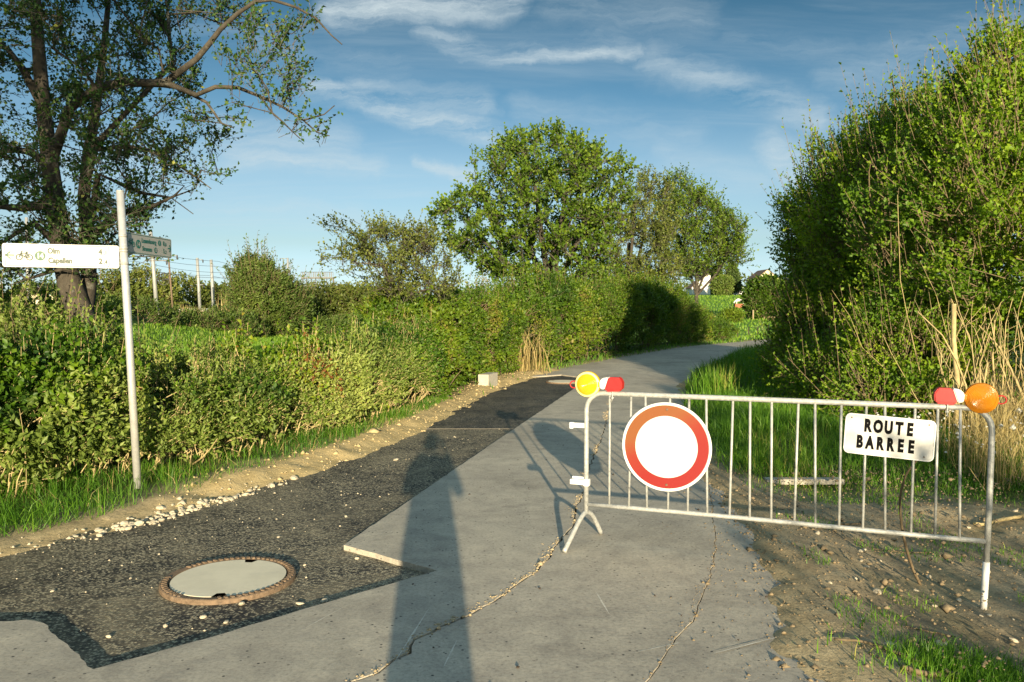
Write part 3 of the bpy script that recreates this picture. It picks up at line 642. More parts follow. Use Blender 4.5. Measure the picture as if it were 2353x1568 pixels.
bm_obj('rim', bm, M['rim'], sg, smooth=True, matrix=S)
disc('red_ring', .284, .003, M['fadered'], sg, S, .211); disc('white_face', .212, .0025, M['signface'], sg, S)
for yy in (.255, -.258):
    bm = bmesh.new(); bmesh.ops.create_cone(bm, cap_ends=True, segments=12, radius1=.009, radius2=.006, depth=.008, matrix=Matrix.Translation((.004, yy, .006))); bm_obj('bolt', bm, M['rust'], sg, matrix=S)
plate('clamp', rrect(.04, .42, .005), .018, M['galv'], sg, S @ Matrix.Translation((.0, 0, -.013)))

# ROUTE BARREE plate
pc = bp(.7775 * L, .858, .024); S = frame_mx(pc, bu, math.radians(-3.2))
rb = thing('road_closed_plate', 'white rounded plate with black capitals wired to the barrier', 'sign plate', pc - Vector((0, 0, .127)))
pl = plate('plate', rrect(.508, .252, .032), .008, M['signface'], rb, S)
strokes('folded_edge', [rrect(.500, .244, .030) + [rrect(.500, .244, .030)[0]]], .007, M['rim'], rb, S, .003)
def spaced(s, x0, x1, y, size, fat, sx):
    for i, ch in enumerate(s):
        text_mesh(ch, size, M['black'], pl, S @ Matrix.Translation((x0 + (x1 - x0) * i / (len(s) - 1), y, 0)), 'letter', fat, sx, 'CENTER')
spaced('ROUTE', -.124, .112, .055, .104, .0062, .62); spaced('BARREE', -.163, .126, -.050, .104, .0062, .60)
for (x, y) in ((.215, .098), (-.218, .1), (.2, -.1)):
    bm = bmesh.new(); bmesh.ops.create_cone(bm, cap_ends=True, segments=8, radius1=.005, radius2=.004, depth=.004, matrix=Matrix.Translation((x, y, .002))); bm_obj('rivet', bm, M['rust'], rb, matrix=S)

# warning lamps lying on the top rail
def lamp(s, side, lens_mat, label, tilt=0.0):
    base = bp(s, TOP + RAD)
    X = bu * side; Y = -bn; Mx = Matrix((X, Y if side > 0 else Y, Vector((0, 0, 1)))).transposed().to_4x4(); Mx.translation = base
    Mx = Mx @ Matrix.Rotation(tilt, 4, 'Y')
    t = thing('warning_lamp', label, 'warning lamp', base, 'amber warning lamps clamped on the barrier')
    def prism(name, prof, y0, y1, mat, bev=.006):
        bm = bmesh.new(); a = [bm.verts.new((x, y0, z)) for x, z in prof]; b = [bm.verts.new((x, y1, z)) for x, z in prof]; n = len(a)
        bm.faces.new(a); bm.faces.new(b[::-1])
        for i in range(n): bm.faces.new((a[i], b[i], b[(i + 1) % n], a[(i + 1) % n]))
        bmesh.ops.bevel(bm, geom=bm.edges[:], offset=bev, segments=2, affect='EDGES'); return bm_obj(name, bm, mat, t, matrix=Mx)
    # local +x runs from the battery case to the lens
    prism('battery_case', [(-.075, .010), (.045, .010), (.012, .098), (-.062, .096), (-.082, .06)], -.042, .042, M['red'])
    prism('white_cap', [(.047, .016), (.078, .022), (.080, .072), (.055, .095), (.016, .0985)], -.040, .040, M['whitepaint'])
    prism('base_foot', [(-.06, .0), (.03, .0), (.03, .014), (-.06, .014)], -.03, .03, M['red'], .002)
    prism('neck', [(.074, .03), (.115, .022), (.115, .078), (.074, .07)], -.026, .026, lens_mat)
    cx, cz, n = .172, .052, 48; bm = bmesh.new()
    prof = [(0, -.040), (.03, -.0385), (.055, -.034), (.072, -.028), (.080, -.020), (.090, -.016), (.092, 0), (.090, .016), (.080, .02), (.072, .028), (.055, .034), (.03, .0385), (0, .040)]
    rows = []
    for r, y in prof:
        rows.append([bm.verts.new((r * math.cos(a), y, r * math.sin(a))) for a in np.arange(n) / n * 2 * math.pi] if r else [bm.verts.new((0, y, 0))])
    for A_, B_ in zip(rows[:-1], rows[1:]):
        for i in range(n):
            i2 = (i + 1) % n
            if len(A_) == 1: bm.faces.new((A_[0], B_[i2], B_[i]))
            elif len(B_) == 1: bm.faces.new((A_[i], A_[i2], B_[0]))
            else: bm.faces.new((A_[i], A_[i2], B_[i2], B_[i]))
    LM = Mx @ Matrix.Translation((cx, 0, cz)); ln = bm_obj('lens', bm, lens_mat, t, smooth=True, matrix=LM)
    bm = bmesh.new(); q = [(.074, -.0275), (.088, -.0195)]
    rows = [[bm.verts.new((r * math.cos(a), y - .0015, r * math.sin(a))) for a in np.arange(n) / n * 2 * math.pi] for r, y in q]
    for i in range(n): bm.faces.new((rows[0][i], rows[0][(i + 1) % n], rows[1][(i + 1) % n], rows[1][i]))
    bm_obj('reflector_ring', bm, M['amberring'] if lens_mat is M['amber'] else lens_mat, ln, matrix=LM)
    lp_ = [tuple(Mx @ Vector((cx + .092 + .028 - .028 * math.cos(a), 0, cz + .022 * math.sin(a)))) for a in np.linspace(-2.9, 2.9, 14) + math.pi]
    lp_ = [tuple(Mx @ Vector((cx + .105 + .026 * math.cos(a), 0, cz + .024 * math.sin(a)))) for a in np.linspace(-2.5, 2.5, 16)]
    tubes_obj('handle_loop', [(np.array(lp_), .0045)], M['red'], t, k=6)
    tubes_obj('clamp_bolt', [(np.array([tuple(Mx @ Vector((-.005, -.02, .03))), tuple(Mx @ Vector((-.004, -.022, -.05))), tuple(Mx @ Vector((.004, -.02, -.075)))]), [.004, .004, .0035])], M['galv'], t, k=6)
    bm = bmesh.new(); bmesh.ops.create_cone(bm, cap_ends=True, segments=6, radius1=.011, radius2=.011, depth=.01, matrix=Matrix.Translation((-.004, -.022, -.044))); bm_obj('clamp_nut', bm, M['galv'], t, matrix=Mx)
lamp(.185, -1, M['amber'], 'amber warning lamp, lens coloured as sunlit, with red case above the round sign', math.radians(3))
lamp(L - .235, 1, M['amber_shade'], 'amber warning lamp, lens coloured as shaded, with red case beyond the lettered plate', math.radians(3))

# stick caught behind the plate
stk = [at(2108, 1056, 4.93), at(2082, 1092, 4.95), at(2069, 1140, 4.98), at(2070, 1190, 5.0), at(2078, 1240, 5.03), at(2095, 1300, 5.07), at(2116, 1346, 5.1)]
st = tubes_obj('stick', [(catmull([tuple(p) for p in stk], 4), np.linspace(.006, .010, 25)), (np.array([tuple(stk[0]), tuple(stk[0] + Vector((.03, -.03, .03)))]), .005)], M['twig'], None, k=7)
tag(st, 'crooked brown stick stuck in the dirt and leaning up behind the lettered plate', 'stick')

# ------------------------------------------------------------------ cycle route signpost
pb = G(318, 1128, .02); ptop = at(276, 441, 7.13)
sp = thing('signpost', 'tall grey steel signpost with two white cycle route plates by the hedge', 'signpost', pb)
tubes_obj('pole', [(np.array([tuple(pb - Vector((0, 0, .1))), tuple(pb.lerp(ptop, .5)), tuple(ptop)]), .033)], M['pole'], sp, k=20)
tubes_obj('pole_cap', [(np.array([tuple(ptop), tuple(ptop + Vector((0, 0, .012)))]), [.034, .030])], M['galv'], sp, k=20)
def on_pole(z): 
    f = (z - pb.z) / (ptop.z - pb.z); return pb.lerp(ptop, f)
def bike(name, cx, cy, s, w, mat, parent, Mx, flip=1):
    f = lambda pts: [(cx + flip * s * x, cy + s * y) for x, y in pts]
    ln = [f(circ(-.62, -.22, .36)), f(circ(.62, -.22, .36))]
    ln += [f([(-.62, -.22), (-.38, .38), (-.30, .62), (-.14, .62)]), f([(-.36, .34), (.32, .34), (.30, .34)]), f([(-.40, .30), (.02, -.2), (.62, -.22)]), f([(.02, -.2), (.32, .42)]), f([(.32, .34), (.62, -.22)]), f([(.16, .5), (.46, .5)])]
    return strokes(name, ln, w, mat, parent, Mx)
def route_plate(z, xdir, length, h, near_text, flip, cm, cg, tone):
    # plate's own X runs left to right as read from the front
    c0 = on_pole(z); xd = Vector(xdir).normalized(); mid = c0 + xd * (length / 2 + .04) * flip
    S_ = frame_mx(mid, xd); 
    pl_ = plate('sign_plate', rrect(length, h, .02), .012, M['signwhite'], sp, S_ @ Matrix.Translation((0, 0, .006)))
    bx = .08 if flip < 0 else .02
    w_in = length - (.085 if flip < 0 else .025); ox = -.030 * (1 if flip < 0 else 0)
    rect = [(x + ox, y) for x, y in rrect(w_in - .016, h - .022, .016)]
    S2 = S_ @ Matrix.Translation((0, 0, .006))
    strokes('border_line', [rect + [rect[0]]], .0045, cg, pl_, S2)
    return pl_, S2
# left plate: Olm / Capellen
z1 = at(283, 592, 7.15).z
d1 = (at(283, 592, 7.15) - at(18, 594, 6.86))
p1, S1 = route_plate(z1, (d1.x, d1.y, 0), .90, .200, None, -1, None, M['greyprint'], 0)
strokes('arrow', [[(-.360, 0), (-.422, .0), (-.427, 0)], [(-.388, .030), (-.424, 0), (-.388, -.030)]], .012, M['greenprint'], p1, S1)
bike('bicycle_mark', -.285, -.003, .063, .010, M['greyprint'], p1, S1)
disc('route_badge', .041, .002, M['greenprint'], p1, S1 @ Matrix.Translation((-.166, -.002, 0)))
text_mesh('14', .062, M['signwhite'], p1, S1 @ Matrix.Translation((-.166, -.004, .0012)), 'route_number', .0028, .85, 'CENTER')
text_mesh('Olm', .066, M['greyprint'], p1, S1 @ Matrix.Translation((-.110, .040, 0)), 'place_name', .0030, .80)
text_mesh('Capellen', .066, M['greyprint'], p1, S1 @ Matrix.Translation((-.106, -.042, 0)), 'place_name', .0030, .80)
for yy, a_, b_ in ((.040, '4', ',1'), (-.042, '2', ',4')):
    text_mesh(a_, .066, M['greyprint'], p1, S1 @ Matrix.Translation((.288, yy, 0)), 'distance', .0032, .85); text_mesh(b_, .05, M['greyprint'], p1, S1 @ Matrix.Translation((.326, yy - .006, 0)), 'distance', .0016, .85)
# right plate: Luxembourg / Strassen
e0 = at(293, 557, 7.22); e1 = at(391, 565, 7.98); z2 = e0.z - .006
d2 = (e1 - e0); d2.z = 0
p2, S2 = route_plate(z2, (d2.x, d2.y, 0), .80, .190, None, 1, None, M['teal'], 0)
bike('bicycle_mark', -.325, .004, .058, .0075, M['teal'], p2, S2)
disc('route_badge', .040, .002, M['teal'], p2, S2 @ Matrix.Translation((-.205, 0, 0)))
text_mesh('14', .058, M['signwhite'], p2, S2 @ Matrix.Translation((-.205, -.002, .0012)), 'route_number', .0026, .9, 'CENTER')
text_mesh('Luxembourg', .060, M['teal'], p2, S2 @ Matrix.Translation((-.152, .038, 0)), 'place_name', .0016, .84)
text_mesh('Strassen', .060, M['teal'], p2, S2 @ Matrix.Translation((-.142, -.036, 0)), 'place_name', .0016, .84)
for x, y, s_ in ((.170, .038, '1'), (.098, -.036, '13')):
    disc('route_badge', .027, .002, M['teal'], p2, S2 @ Matrix.Translation((x, y, 0))); text_mesh(s_, .040, M['signwhite'], p2, S2 @ Matrix.Translation((x, y - .001, .0012)), 'route_number', .002, .9, 'CENTER')
for yy, a_, b_ in ((.038, '8', ',8'), (-.036, '5', ',2')):
    text_mesh(a_, .060, M['teal'], p2, S2 @ Matrix.Translation((.235, yy, 0)), 'distance', .0018, .85); text_mesh(b_, .044, M['teal'], p2, S2 @ Matrix.Translation((.268, yy - .006, 0)), 'distance', .0016, .85)
strokes('arrow', [[(.325, 0), (.378, 0), (.382, 0)], [(.352, .034), (.380, 0), (.352, -.034)]], .012, M['teal'], p2, S2)
for z_ in (z1, z2):
    a = on_pole(z_ - .055); b = on_pole(z_ + .055)
    for q in (a, b): tubes_obj('clamp_band', [(np.array([tuple(q - Vector((0, 0, .012))), tuple(q + Vector((0, 0, .012)))]), .036)], M['galv'], sp, k=18)

# ------------------------------------------------------------------ blocks, plank, sticks
b0_ = G(1096, 892); bm = bmesh.new(); yaw = .30
add_box(bm, (0, 0, .06), (.23, .62, .38), Matrix.Rotation(-yaw, 3, 'Z'), .012)
o = bm_obj('kerb_block', bm, M['blockcon'], None, matrix=Matrix.Translation(Vector((b0_.x + .22, b0_.y + .30, .03)))); tag(o, 'pale concrete block half buried in the sand bank beside the hedge', 'concrete block')
pa = G(1757, 1106, -.06); pz = G(1936, 1106, -.06); mid = (pa + pz) / 2; mid.z = tz(mid.x, mid.y) + .045
bm = bmesh.new(); add_box(bm, (0, 0, 0), ((pz - pa).length, .11, .055), Matrix.Rotation(.04, 3, 'Z'), .008)
for v in bm.verts: v.co.z += .008 * math.sin(v.co.x * 9); v.co.y += .008 * math.sin(v.co.x * 14)
o = bm_obj('plank', bm, M['plank'], None, matrix=Matrix.Translation(mid)); tag(o, 'weathered pale plank lying at the edge of the grass behind the barrier', 'plank')
def ground_line(px, z=-.12, lift=.012):
    out = []
    for x, y in px:
        p = G(x, y, z); p.z = tz(p.x, p.y); p = G(x, y, p.z); out.append((p.x, p.y, tz(p.x, p.y) + lift))
    return np.array(out)
def twig_thing(px, r0, r1, mat, label, name='twig', lift=.012, cat='twig'):
    P = catmull(ground_line(px, lift=lift), 4); P[:, 2] += RNG.uniform(0, .006, len(P)); return tag(tubes_obj(name, [(P, np.linspace(r0, r1, len(P)))], mat, None, k=6), label, cat)
twig_thing([(2236, 1212), (2262, 1200), (2300, 1198), (2370, 1194)], .013, .016, M['drystem'], 'pale sunlit branch lying on the soil beside the barrier leg', 'branch', .03, 'branch')
twig_thing([(1915, 1470), (1985, 1485), (2050, 1512), (2130, 1540)], .005, .011, M['twig'], 'long dark twig on the bare dirt near the grass tuft', lift=.012)
twig_thing([(2070, 1552), (2130, 1566), (2200, 1560)], .012, .014, M['twig'], 'thick short dark twig beside the grass tuft at the dirt edge', lift=.014)
twig_thing([(2010, 1265), (2080, 1272), (2140, 1274)], .004, .006, M['twig'], 'thin twig on the dirt behind the foot of the leaning stick', lift=.008)
twig_thing([(1880, 1222), (1920, 1218), (1985, 1206)], .004, .007, M['twig'], 'forked thin twig lying on dirt under the bottom rail', lift=.008)
twig_thing([(2080, 1454), (2140, 1462), (2195, 1470)], .003, .005, M['twig'], 'thin dark twig on bare dirt before the white leg sleeve', lift=.008)

def rock_mesh(name, seed, mat):
    bm = bmesh.new(); bmesh.ops.create_icosphere(bm, subdivisions=2, radius=1.0); rr = random.Random(seed); off = Vector((rr.uniform(0, 50), 0, seed))
    ax = Vector((rr.uniform(.8, 1.2), rr.uniform(.6, .95), rr.uniform(.42, .7)))
    for v in bm.verts:
        n = mnoise.noise(v.co * 1.3 + off) * .32 + mnoise.noise(v.co * 3 + off) * .12
        v.co = Vector((v.co.x * ax.x, v.co.y * ax.y, v.co.z * ax.z)) * (1 + n)
    me = bpy.data.meshes.new(name); bm.to_mesh(me); bm.free(); me.materials.append(mat); return me
rocks = [rock_mesh('stone', i, M['stone']) for i in range(7)]
rr = random.Random(11)
def put_stone(x, y, z, s, label, group):
    o = bpy.data.objects.new('stone', rr.choice(rocks)); o.matrix_basis = Matrix.Translation((x, y, z + s * .25)) @ Euler((rr.uniform(-.4, .4), rr.uniform(-.4, .4), rr.uniform(0, 6.3))).to_matrix().to_4x4() @ Matrix.Diagonal((s, s, s, 1)); link(o)
    tag(o, label, 'stone', group)
for i in range(130):                         # crushed stone along the near asphalt edge
    px = rr.triangular(180, 690, 470); e = abs(rr.gauss(0, .11)); base = np.interp(px, [0, 150, 300, 480, 560, 680], [1272, 1240, 1202, 1162, 1140, 1092]); p = G(px, base)
    x = float(xl(p.y)) - e + .06; z = tz(x, p.y); put_stone(x, p.y, max(z, -.036), rr.choice([.012, .016, .02, .024, .032]) * rr.uniform(.8, 1.25), 'white crushed stone in the loose strip along the near asphalt edge', 'crushed stones by the asphalt')
for px, py, s in [(745, 1388 - 5, .026), (467, 1512 - 92, .022), (860, 1424 - 5, .03), (555, 1390, .03), (520, 1432, .022), (690, 1390, .024), (610, 1550, .014), (440, 1500, .022), (590, 1470, .018), (1105, 1592, .01), (910, 1058, .03), (795, 1188, .016), (640, 1235, .014), (380, 1440, .014), (250, 1465, .016), (700, 1300, .012), (820, 1285, .016), (300, 1330, .012), (120, 1360, .012)]:
    if py < 1560:
        p = G(px, py, -.036); put_stone(p.x, p.y, -.036, s, 'loose pale stone lying on the dusty asphalt', 'loose stones on the asphalt')
for i in range(46):
    px = rr.uniform(1760, 2340); py = rr.uniform(1180, 1560); p = G(px, py, -.12); z = tz(p.x, p.y)
    if p.x > float(xr(p.y)) + .25: put_stone(p.x, p.y, z, rr.choice([.01, .013, .016, .02, .027]) * rr.uniform(.8, 1.2), 'small pale stone on the bare dirt around the barrier leg', 'stones on the dirt')
def scatter(name, pts, size, mat, label, cat, seed=0):       # crumbs too small to count
    g = np.random.default_rng(seed); n = len(pts); oct_ = np.array([(1, 0, 0), (-1, 0, 0), (0, 1, 0), (0, -1, 0), (0, 0, .7), (0, 0, -.7)])
    fc = np.array([(0, 2, 4), (2, 1, 4), (1, 3, 4), (3, 0, 4), (2, 0, 5), (1, 2, 5), (3, 1, 5), (0, 3, 5)])
    V = oct_[None] * g.uniform(.6, 1.3, (n, 6, 3)) * (size * g.lognormal(-.15, .6, n))[:, None, None]; a = g.uniform(0, 6.28, n)
    x = V[..., 0] * np.cos(a)[:, None] - V[..., 1] * np.sin(a)[:, None]; y = V[..., 0] * np.sin(a)[:, None] + V[..., 1] * np.cos(a)[:, None]
    V = np.stack([x, y, V[..., 2]], -1) + pts[:, None, :]; f = (fc[None] + np.arange(n)[:, None, None] * 6).reshape(-1, 3)
    return tag(np_mesh(name, V.reshape(-1, 3), f, mat), label, cat, kind='stuff')
def rand_region(n, x0, x1, y0, y1): return RNG.uniform(x0, x1, n), RNG.uniform(y0, y1, n)
x, y = rand_region(16000, -6, -1, 4.4, 9.5); e = xl(y) - x; k = (e > -.12) & (e < .5) & (RNG.uniform(size=len(x)) < np.exp(-np.abs(e - .05) * 9) * (1 - .85 * sstep(6.8, 8.0, y)) * (.3 + .7 * n2(x, y, 1.8, 51))); x, y = x[k], y[k]
scatter('gravel', np.stack([x, y, np.maximum(terrain(x, y), -.036) + .003], 1), .009, M['stone'], 'fine pale gravel spilled along the near asphalt edge', 'gravel', 1)
x, y = rand_region(11000, 1, 5, 3.3, 8.5); e = x - xr(y); k = (e > -.12) & (RNG.uniform(size=len(x)) < .25 + .75 * n2(x, y, 1.7, 21)); x, y = x[k], y[k]
scatter('soil_crumbs', np.stack([x, y, np.maximum(terrain(x, y), -.009) + .002], 1), .007, M['clod'], 'loose crumbs of brown soil over the bare dirt', 'soil', 2)
x, y = rand_region(9000, -3, 2, 6.5, 20); e = xl(y) - x; k = (e > -.06) & (e < .75); x, y = x[k], y[k]
scatter('sand_crumbs', np.stack([x, y, terrain(x, y) + .002], 1), .011, plain('sand_crumb', (.48, .38, .2), .95, var=.3, scale=30), 'crumbs of yellow sand on the bank beside the asphalt', 'sand', 3)

# ------------------------------------------------------------------ foliage
def rvec(n, g=RNG): return unit(g.normal(size=(n, 3)))
def leaves(name, C, Ax, Nm, Ls, wr, mat, parent, rnd, fold=.18):
    Ax = unit(Ax); Wd = unit(np.cross(Ax, Nm)); Nn = np.cross(Wd, Ax); l = Ls[:, None]
    b = C - Ax * l * .45; tp = C + Ax * l * .55; m = C - Ax * l * .02 ; le = m + Wd * l * wr + Nn * l * fold; ri = m - Wd * l * wr + Nn * l * fold
    V = np.stack([b, le, tp, ri], 1).reshape(-1, 3); o = np.arange(len(C))[:, None] * 4
    f = np.stack([o + np.array([[0, 2, 1]]), o + np.array([[0, 3, 2]])], 1).reshape(-1, 3)
    return np_mesh(name, V, f, mat, parent, attrs={'rnd': np.repeat(np.clip(rnd, 0, 1), 4)})
def shoots(O, D, ln, per, size, spread=.7, g=RNG, droop=0.0):
    """leaves set along short shoots; returns centres, axes, normals, sizes, rnd"""
    n = len(O); t = (np.arange(per)[None] + g.uniform(.1, .9, (n, per))) / per
    d = unit(D); c = O[:, None] + d[:, None] * (ln[:, None] * t)[..., None]; c[..., 2] -= droop * (ln[:, None] * t) ** 2
    pr = unit(g.normal(size=(n, per, 3))); ax = unit(d[:, None] * .55 + pr * spread + np.array([0, 0, .12]))
    c = c + ax * size * .45; nm = unit(g.normal(size=(n, per, 3)) * .8 + np.array([0, -.25, .7]))
    s = size * g.uniform(.6, 1.35, (n, per)); base = g.uniform(0, 1, n)[:, None] * .55
    r = base + g.uniform(0, .45, (n, per))
    return [a.reshape(-1, *a.shape[2:]) for a in (c, ax, nm, s, r)]
def ribbons(O, E, w):
    d = unit(E - O); sd = unit(np.cross(d, np.array([0.05, 1, .1]))) * w; V = np.stack([O - sd, O + sd, E + sd * .4, E - sd * .4], 1).reshape(-1, 3)
    return V, np.arange(len(O) * 4).reshape(-1, 4)
def stems_obj(name, lines, rib, mat, parent, k=5):
    Vs, Qs, Ts, o = [], [], [], 0
    for P, R in lines:
        V, Q, T = tube_arrays(P, R, k, False); Vs.append(V); Qs.append(Q + o); o += len(V)
    if rib is not None:
        Vs.append(rib[0]); Qs.append(rib[1] + o)
    return np_mesh(name, np.vstack(Vs), [np.vstack(Qs)], mat, parent, smooth=False)
def bent(p, q, g, amp, m=5):
    p = np.asarray(p, float); q = np.asarray(q, float); t = np.linspace(0, 1, m)[:, None]; L_ = np.linalg.norm(q - p)
    return p + (q - p) * t + np.sin(t * math.pi) * g.normal(size=3) * amp * L_ + g.normal(size=(m, 3)) * amp * .25 * L_ * (t * (1 - t) * 4)

def hedge(name, label, path, width, height, dens, leaf, mats, seed, cat='hedge', stems=0.0, per=8, ln=.22, bumps=.22, ragged=.12, colour_noise=True, botfrac=.0):
    """path: list (x,y) of the road-side foot line; height: list of z; the hedge lies to the left of the path"""
    g = np.random.default_rng(seed); P = np.array(path, float); seg = np.linalg.norm(np.diff(P, axis=0), axis=1); S = np.concatenate([[0], np.cumsum(seg)]); Lt = S[-1]
    t = thing(name, label, cat, (*P[len(P) // 2], tz(*P[len(P) // 2])))
    def base(s):
        x = np.interp(s, S, P[:, 0]); y = np.interp(s, S, P[:, 1]); e = .2
        dx = np.interp(s + e, S, P[:, 0]) - np.interp(s - e, S, P[:, 0]); dy = np.interp(s + e, S, P[:, 1]) - np.interp(s - e, S, P[:, 1]); l = np.hypot(dx, dy) + 1e-9
        return x, y, -dy / l, dx / l                          # point and unit normal into the hedge (left of travel)
    per_m = 0
    hh = lambda s: np.interp(s, S, height)
    n = int(Lt * dens); s = g.uniform(0, Lt, n); h = hh(s); wd = np.interp(s, [0, .5, Lt - .5, Lt], [.5, 1, 1, .5]) * width
    # choose face: road side 50 %, top 32 %, back 8 %, inside 10 %
    u = g.uniform(size=n); x, y, nx, ny = base(s)
    face = np.where(u < .52, 0, np.where(u < .84, 1, np.where(u < .92, 2, 3)))
    a = g.uniform(size=n)
    hz = np.where(face == 0, botfrac * h + (1 - botfrac) * h * a ** .85, np.where(face == 1, h, np.where(face == 2, h * a, h * a)))
    ins = np.where(face == 0, 0, np.where(face == 1, wd * a, np.where(face == 2, wd, wd * g.uniform(size=n))))
    bulge = .30 * np.sin(np.clip(hz / np.maximum(h, .1), 0, 1) * math.pi * .85) + .05
    # rounded shoulders
    rt = hz / h; shoulder = np.where(face == 0, np.maximum(0, rt - .75) * 1.2 * width * .35, 0)
    dep = g.exponential(.07, n)
    ox = np.where(face == 0, -bulge * width * .4 + shoulder + dep, 0); oz = np.where(face == 1, -dep - .25 * np.abs(a - .5) ** 2 * h, 0)
    px = x + nx * (ins + ox); py = y + ny * (ins + ox); pz = hz + oz
    q = np.stack([px, py, pz], 1); nb = vnoise(q * 1.7, seed) - .5; nb2 = vnoise(q * 4.1, seed + 5) - .5
    off = bumps * 2 * nb + bumps * nb2
    outx = np.where(face == 0, -nx, np.where(face == 2, nx, 0)); outy = np.where(face == 0, -ny, np.where(face == 2, ny, 0)); outz = np.where(face == 1, 1.0, 0)
    q[:, 0] += outx * off; q[:, 1] += outy * off; q[:, 2] += outz * off * 1.2
    keep = vnoise(q * 3.2, seed + 9) + .35 * vnoise(q * 8, seed + 2) + .5 * (vnoise(q * 1.3, seed + 61) - .5) > .58 + .16 * (hz / h < .25) - .3 * (face == 3)
    q = q[keep]; outx, outy, outz, face = outx[keep], outy[keep], outz[keep], face[keep]
    q[:, 2] = np.maximum(q[:, 2], .03); gz_ = terrain(q[:, 0], q[:, 1]); q[:, 2] += gz_
    D = unit(np.stack([outx, outy, outz + .75], 1) + g.normal(size=(len(q), 3)) * .55)
    lens_ = ln * g.uniform(.4, 1.3, len(q)); sel = (face == 1) & (g.uniform(size=len(q)) < ragged); lens_[sel] *= g.uniform(1.4, 2.6, sel.sum()); D[sel] = unit(D[sel] + np.array([0, 0, 1.2]))
    C, Ax, Nm, Ls, rn = shoots(q, D, lens_, per, leaf, .75, g)
    tone = vnoise(C * .8, seed + 31) * .5 + vnoise(C * 2.4, seed + 33) * .5
    rn = np.clip(rn * .66 + (tone - .5) * 1.5 + .17, 0, 1); Ls = Ls * (.62 + .8 * vnoise(C * 1.5, seed + 41))
    if len(mats) == 1: leaves('foliage', C, Ax, Nm, Ls, .34, mats[0], t, rn)
    else:
        which = vnoise(C * .55, seed + 77) + g.normal(size=len(C)) * .05 > .72
        leaves('foliage', C[~which], Ax[~which], Nm[~which], Ls[~which], .36, mats[0], t, rn[~which]); leaves('foliage', C[which], Ax[which], Nm[which], Ls[which], .24, mats[1], t, rn[which])
    lines = []
    for i in range(int(Lt * stems)):
        s1 = g.uniform(0, Lt); bx, by, mx, my = [float(v) for v in base(s1)]; inn = g.uniform(-.05, .6) * width; h1 = float(hh(s1)) * g.uniform(.35, .95); lean = g.normal(0, .16)
        b = np.array([bx + mx * inn, by + my * inn, tz(bx, by) - .03]); tpt = b + np.array([lean - mx * .12, g.normal(0, .16), h1]); r = g.uniform(.004, .016)
        lines.append((bent(b, tpt, g, .07), np.linspace(r, r * .4, 5)))
    tw = g.uniform(size=len(q)) < .5
    stems_obj('stems', lines, ribbons(q[tw] - D[tw] * .12, q[tw] + D[tw] * lens_[tw][:, None] * .8, .0035 * max(1, leaf / .045)), M['drystem'] if stems > 8 else M['twig'], t)
    return t

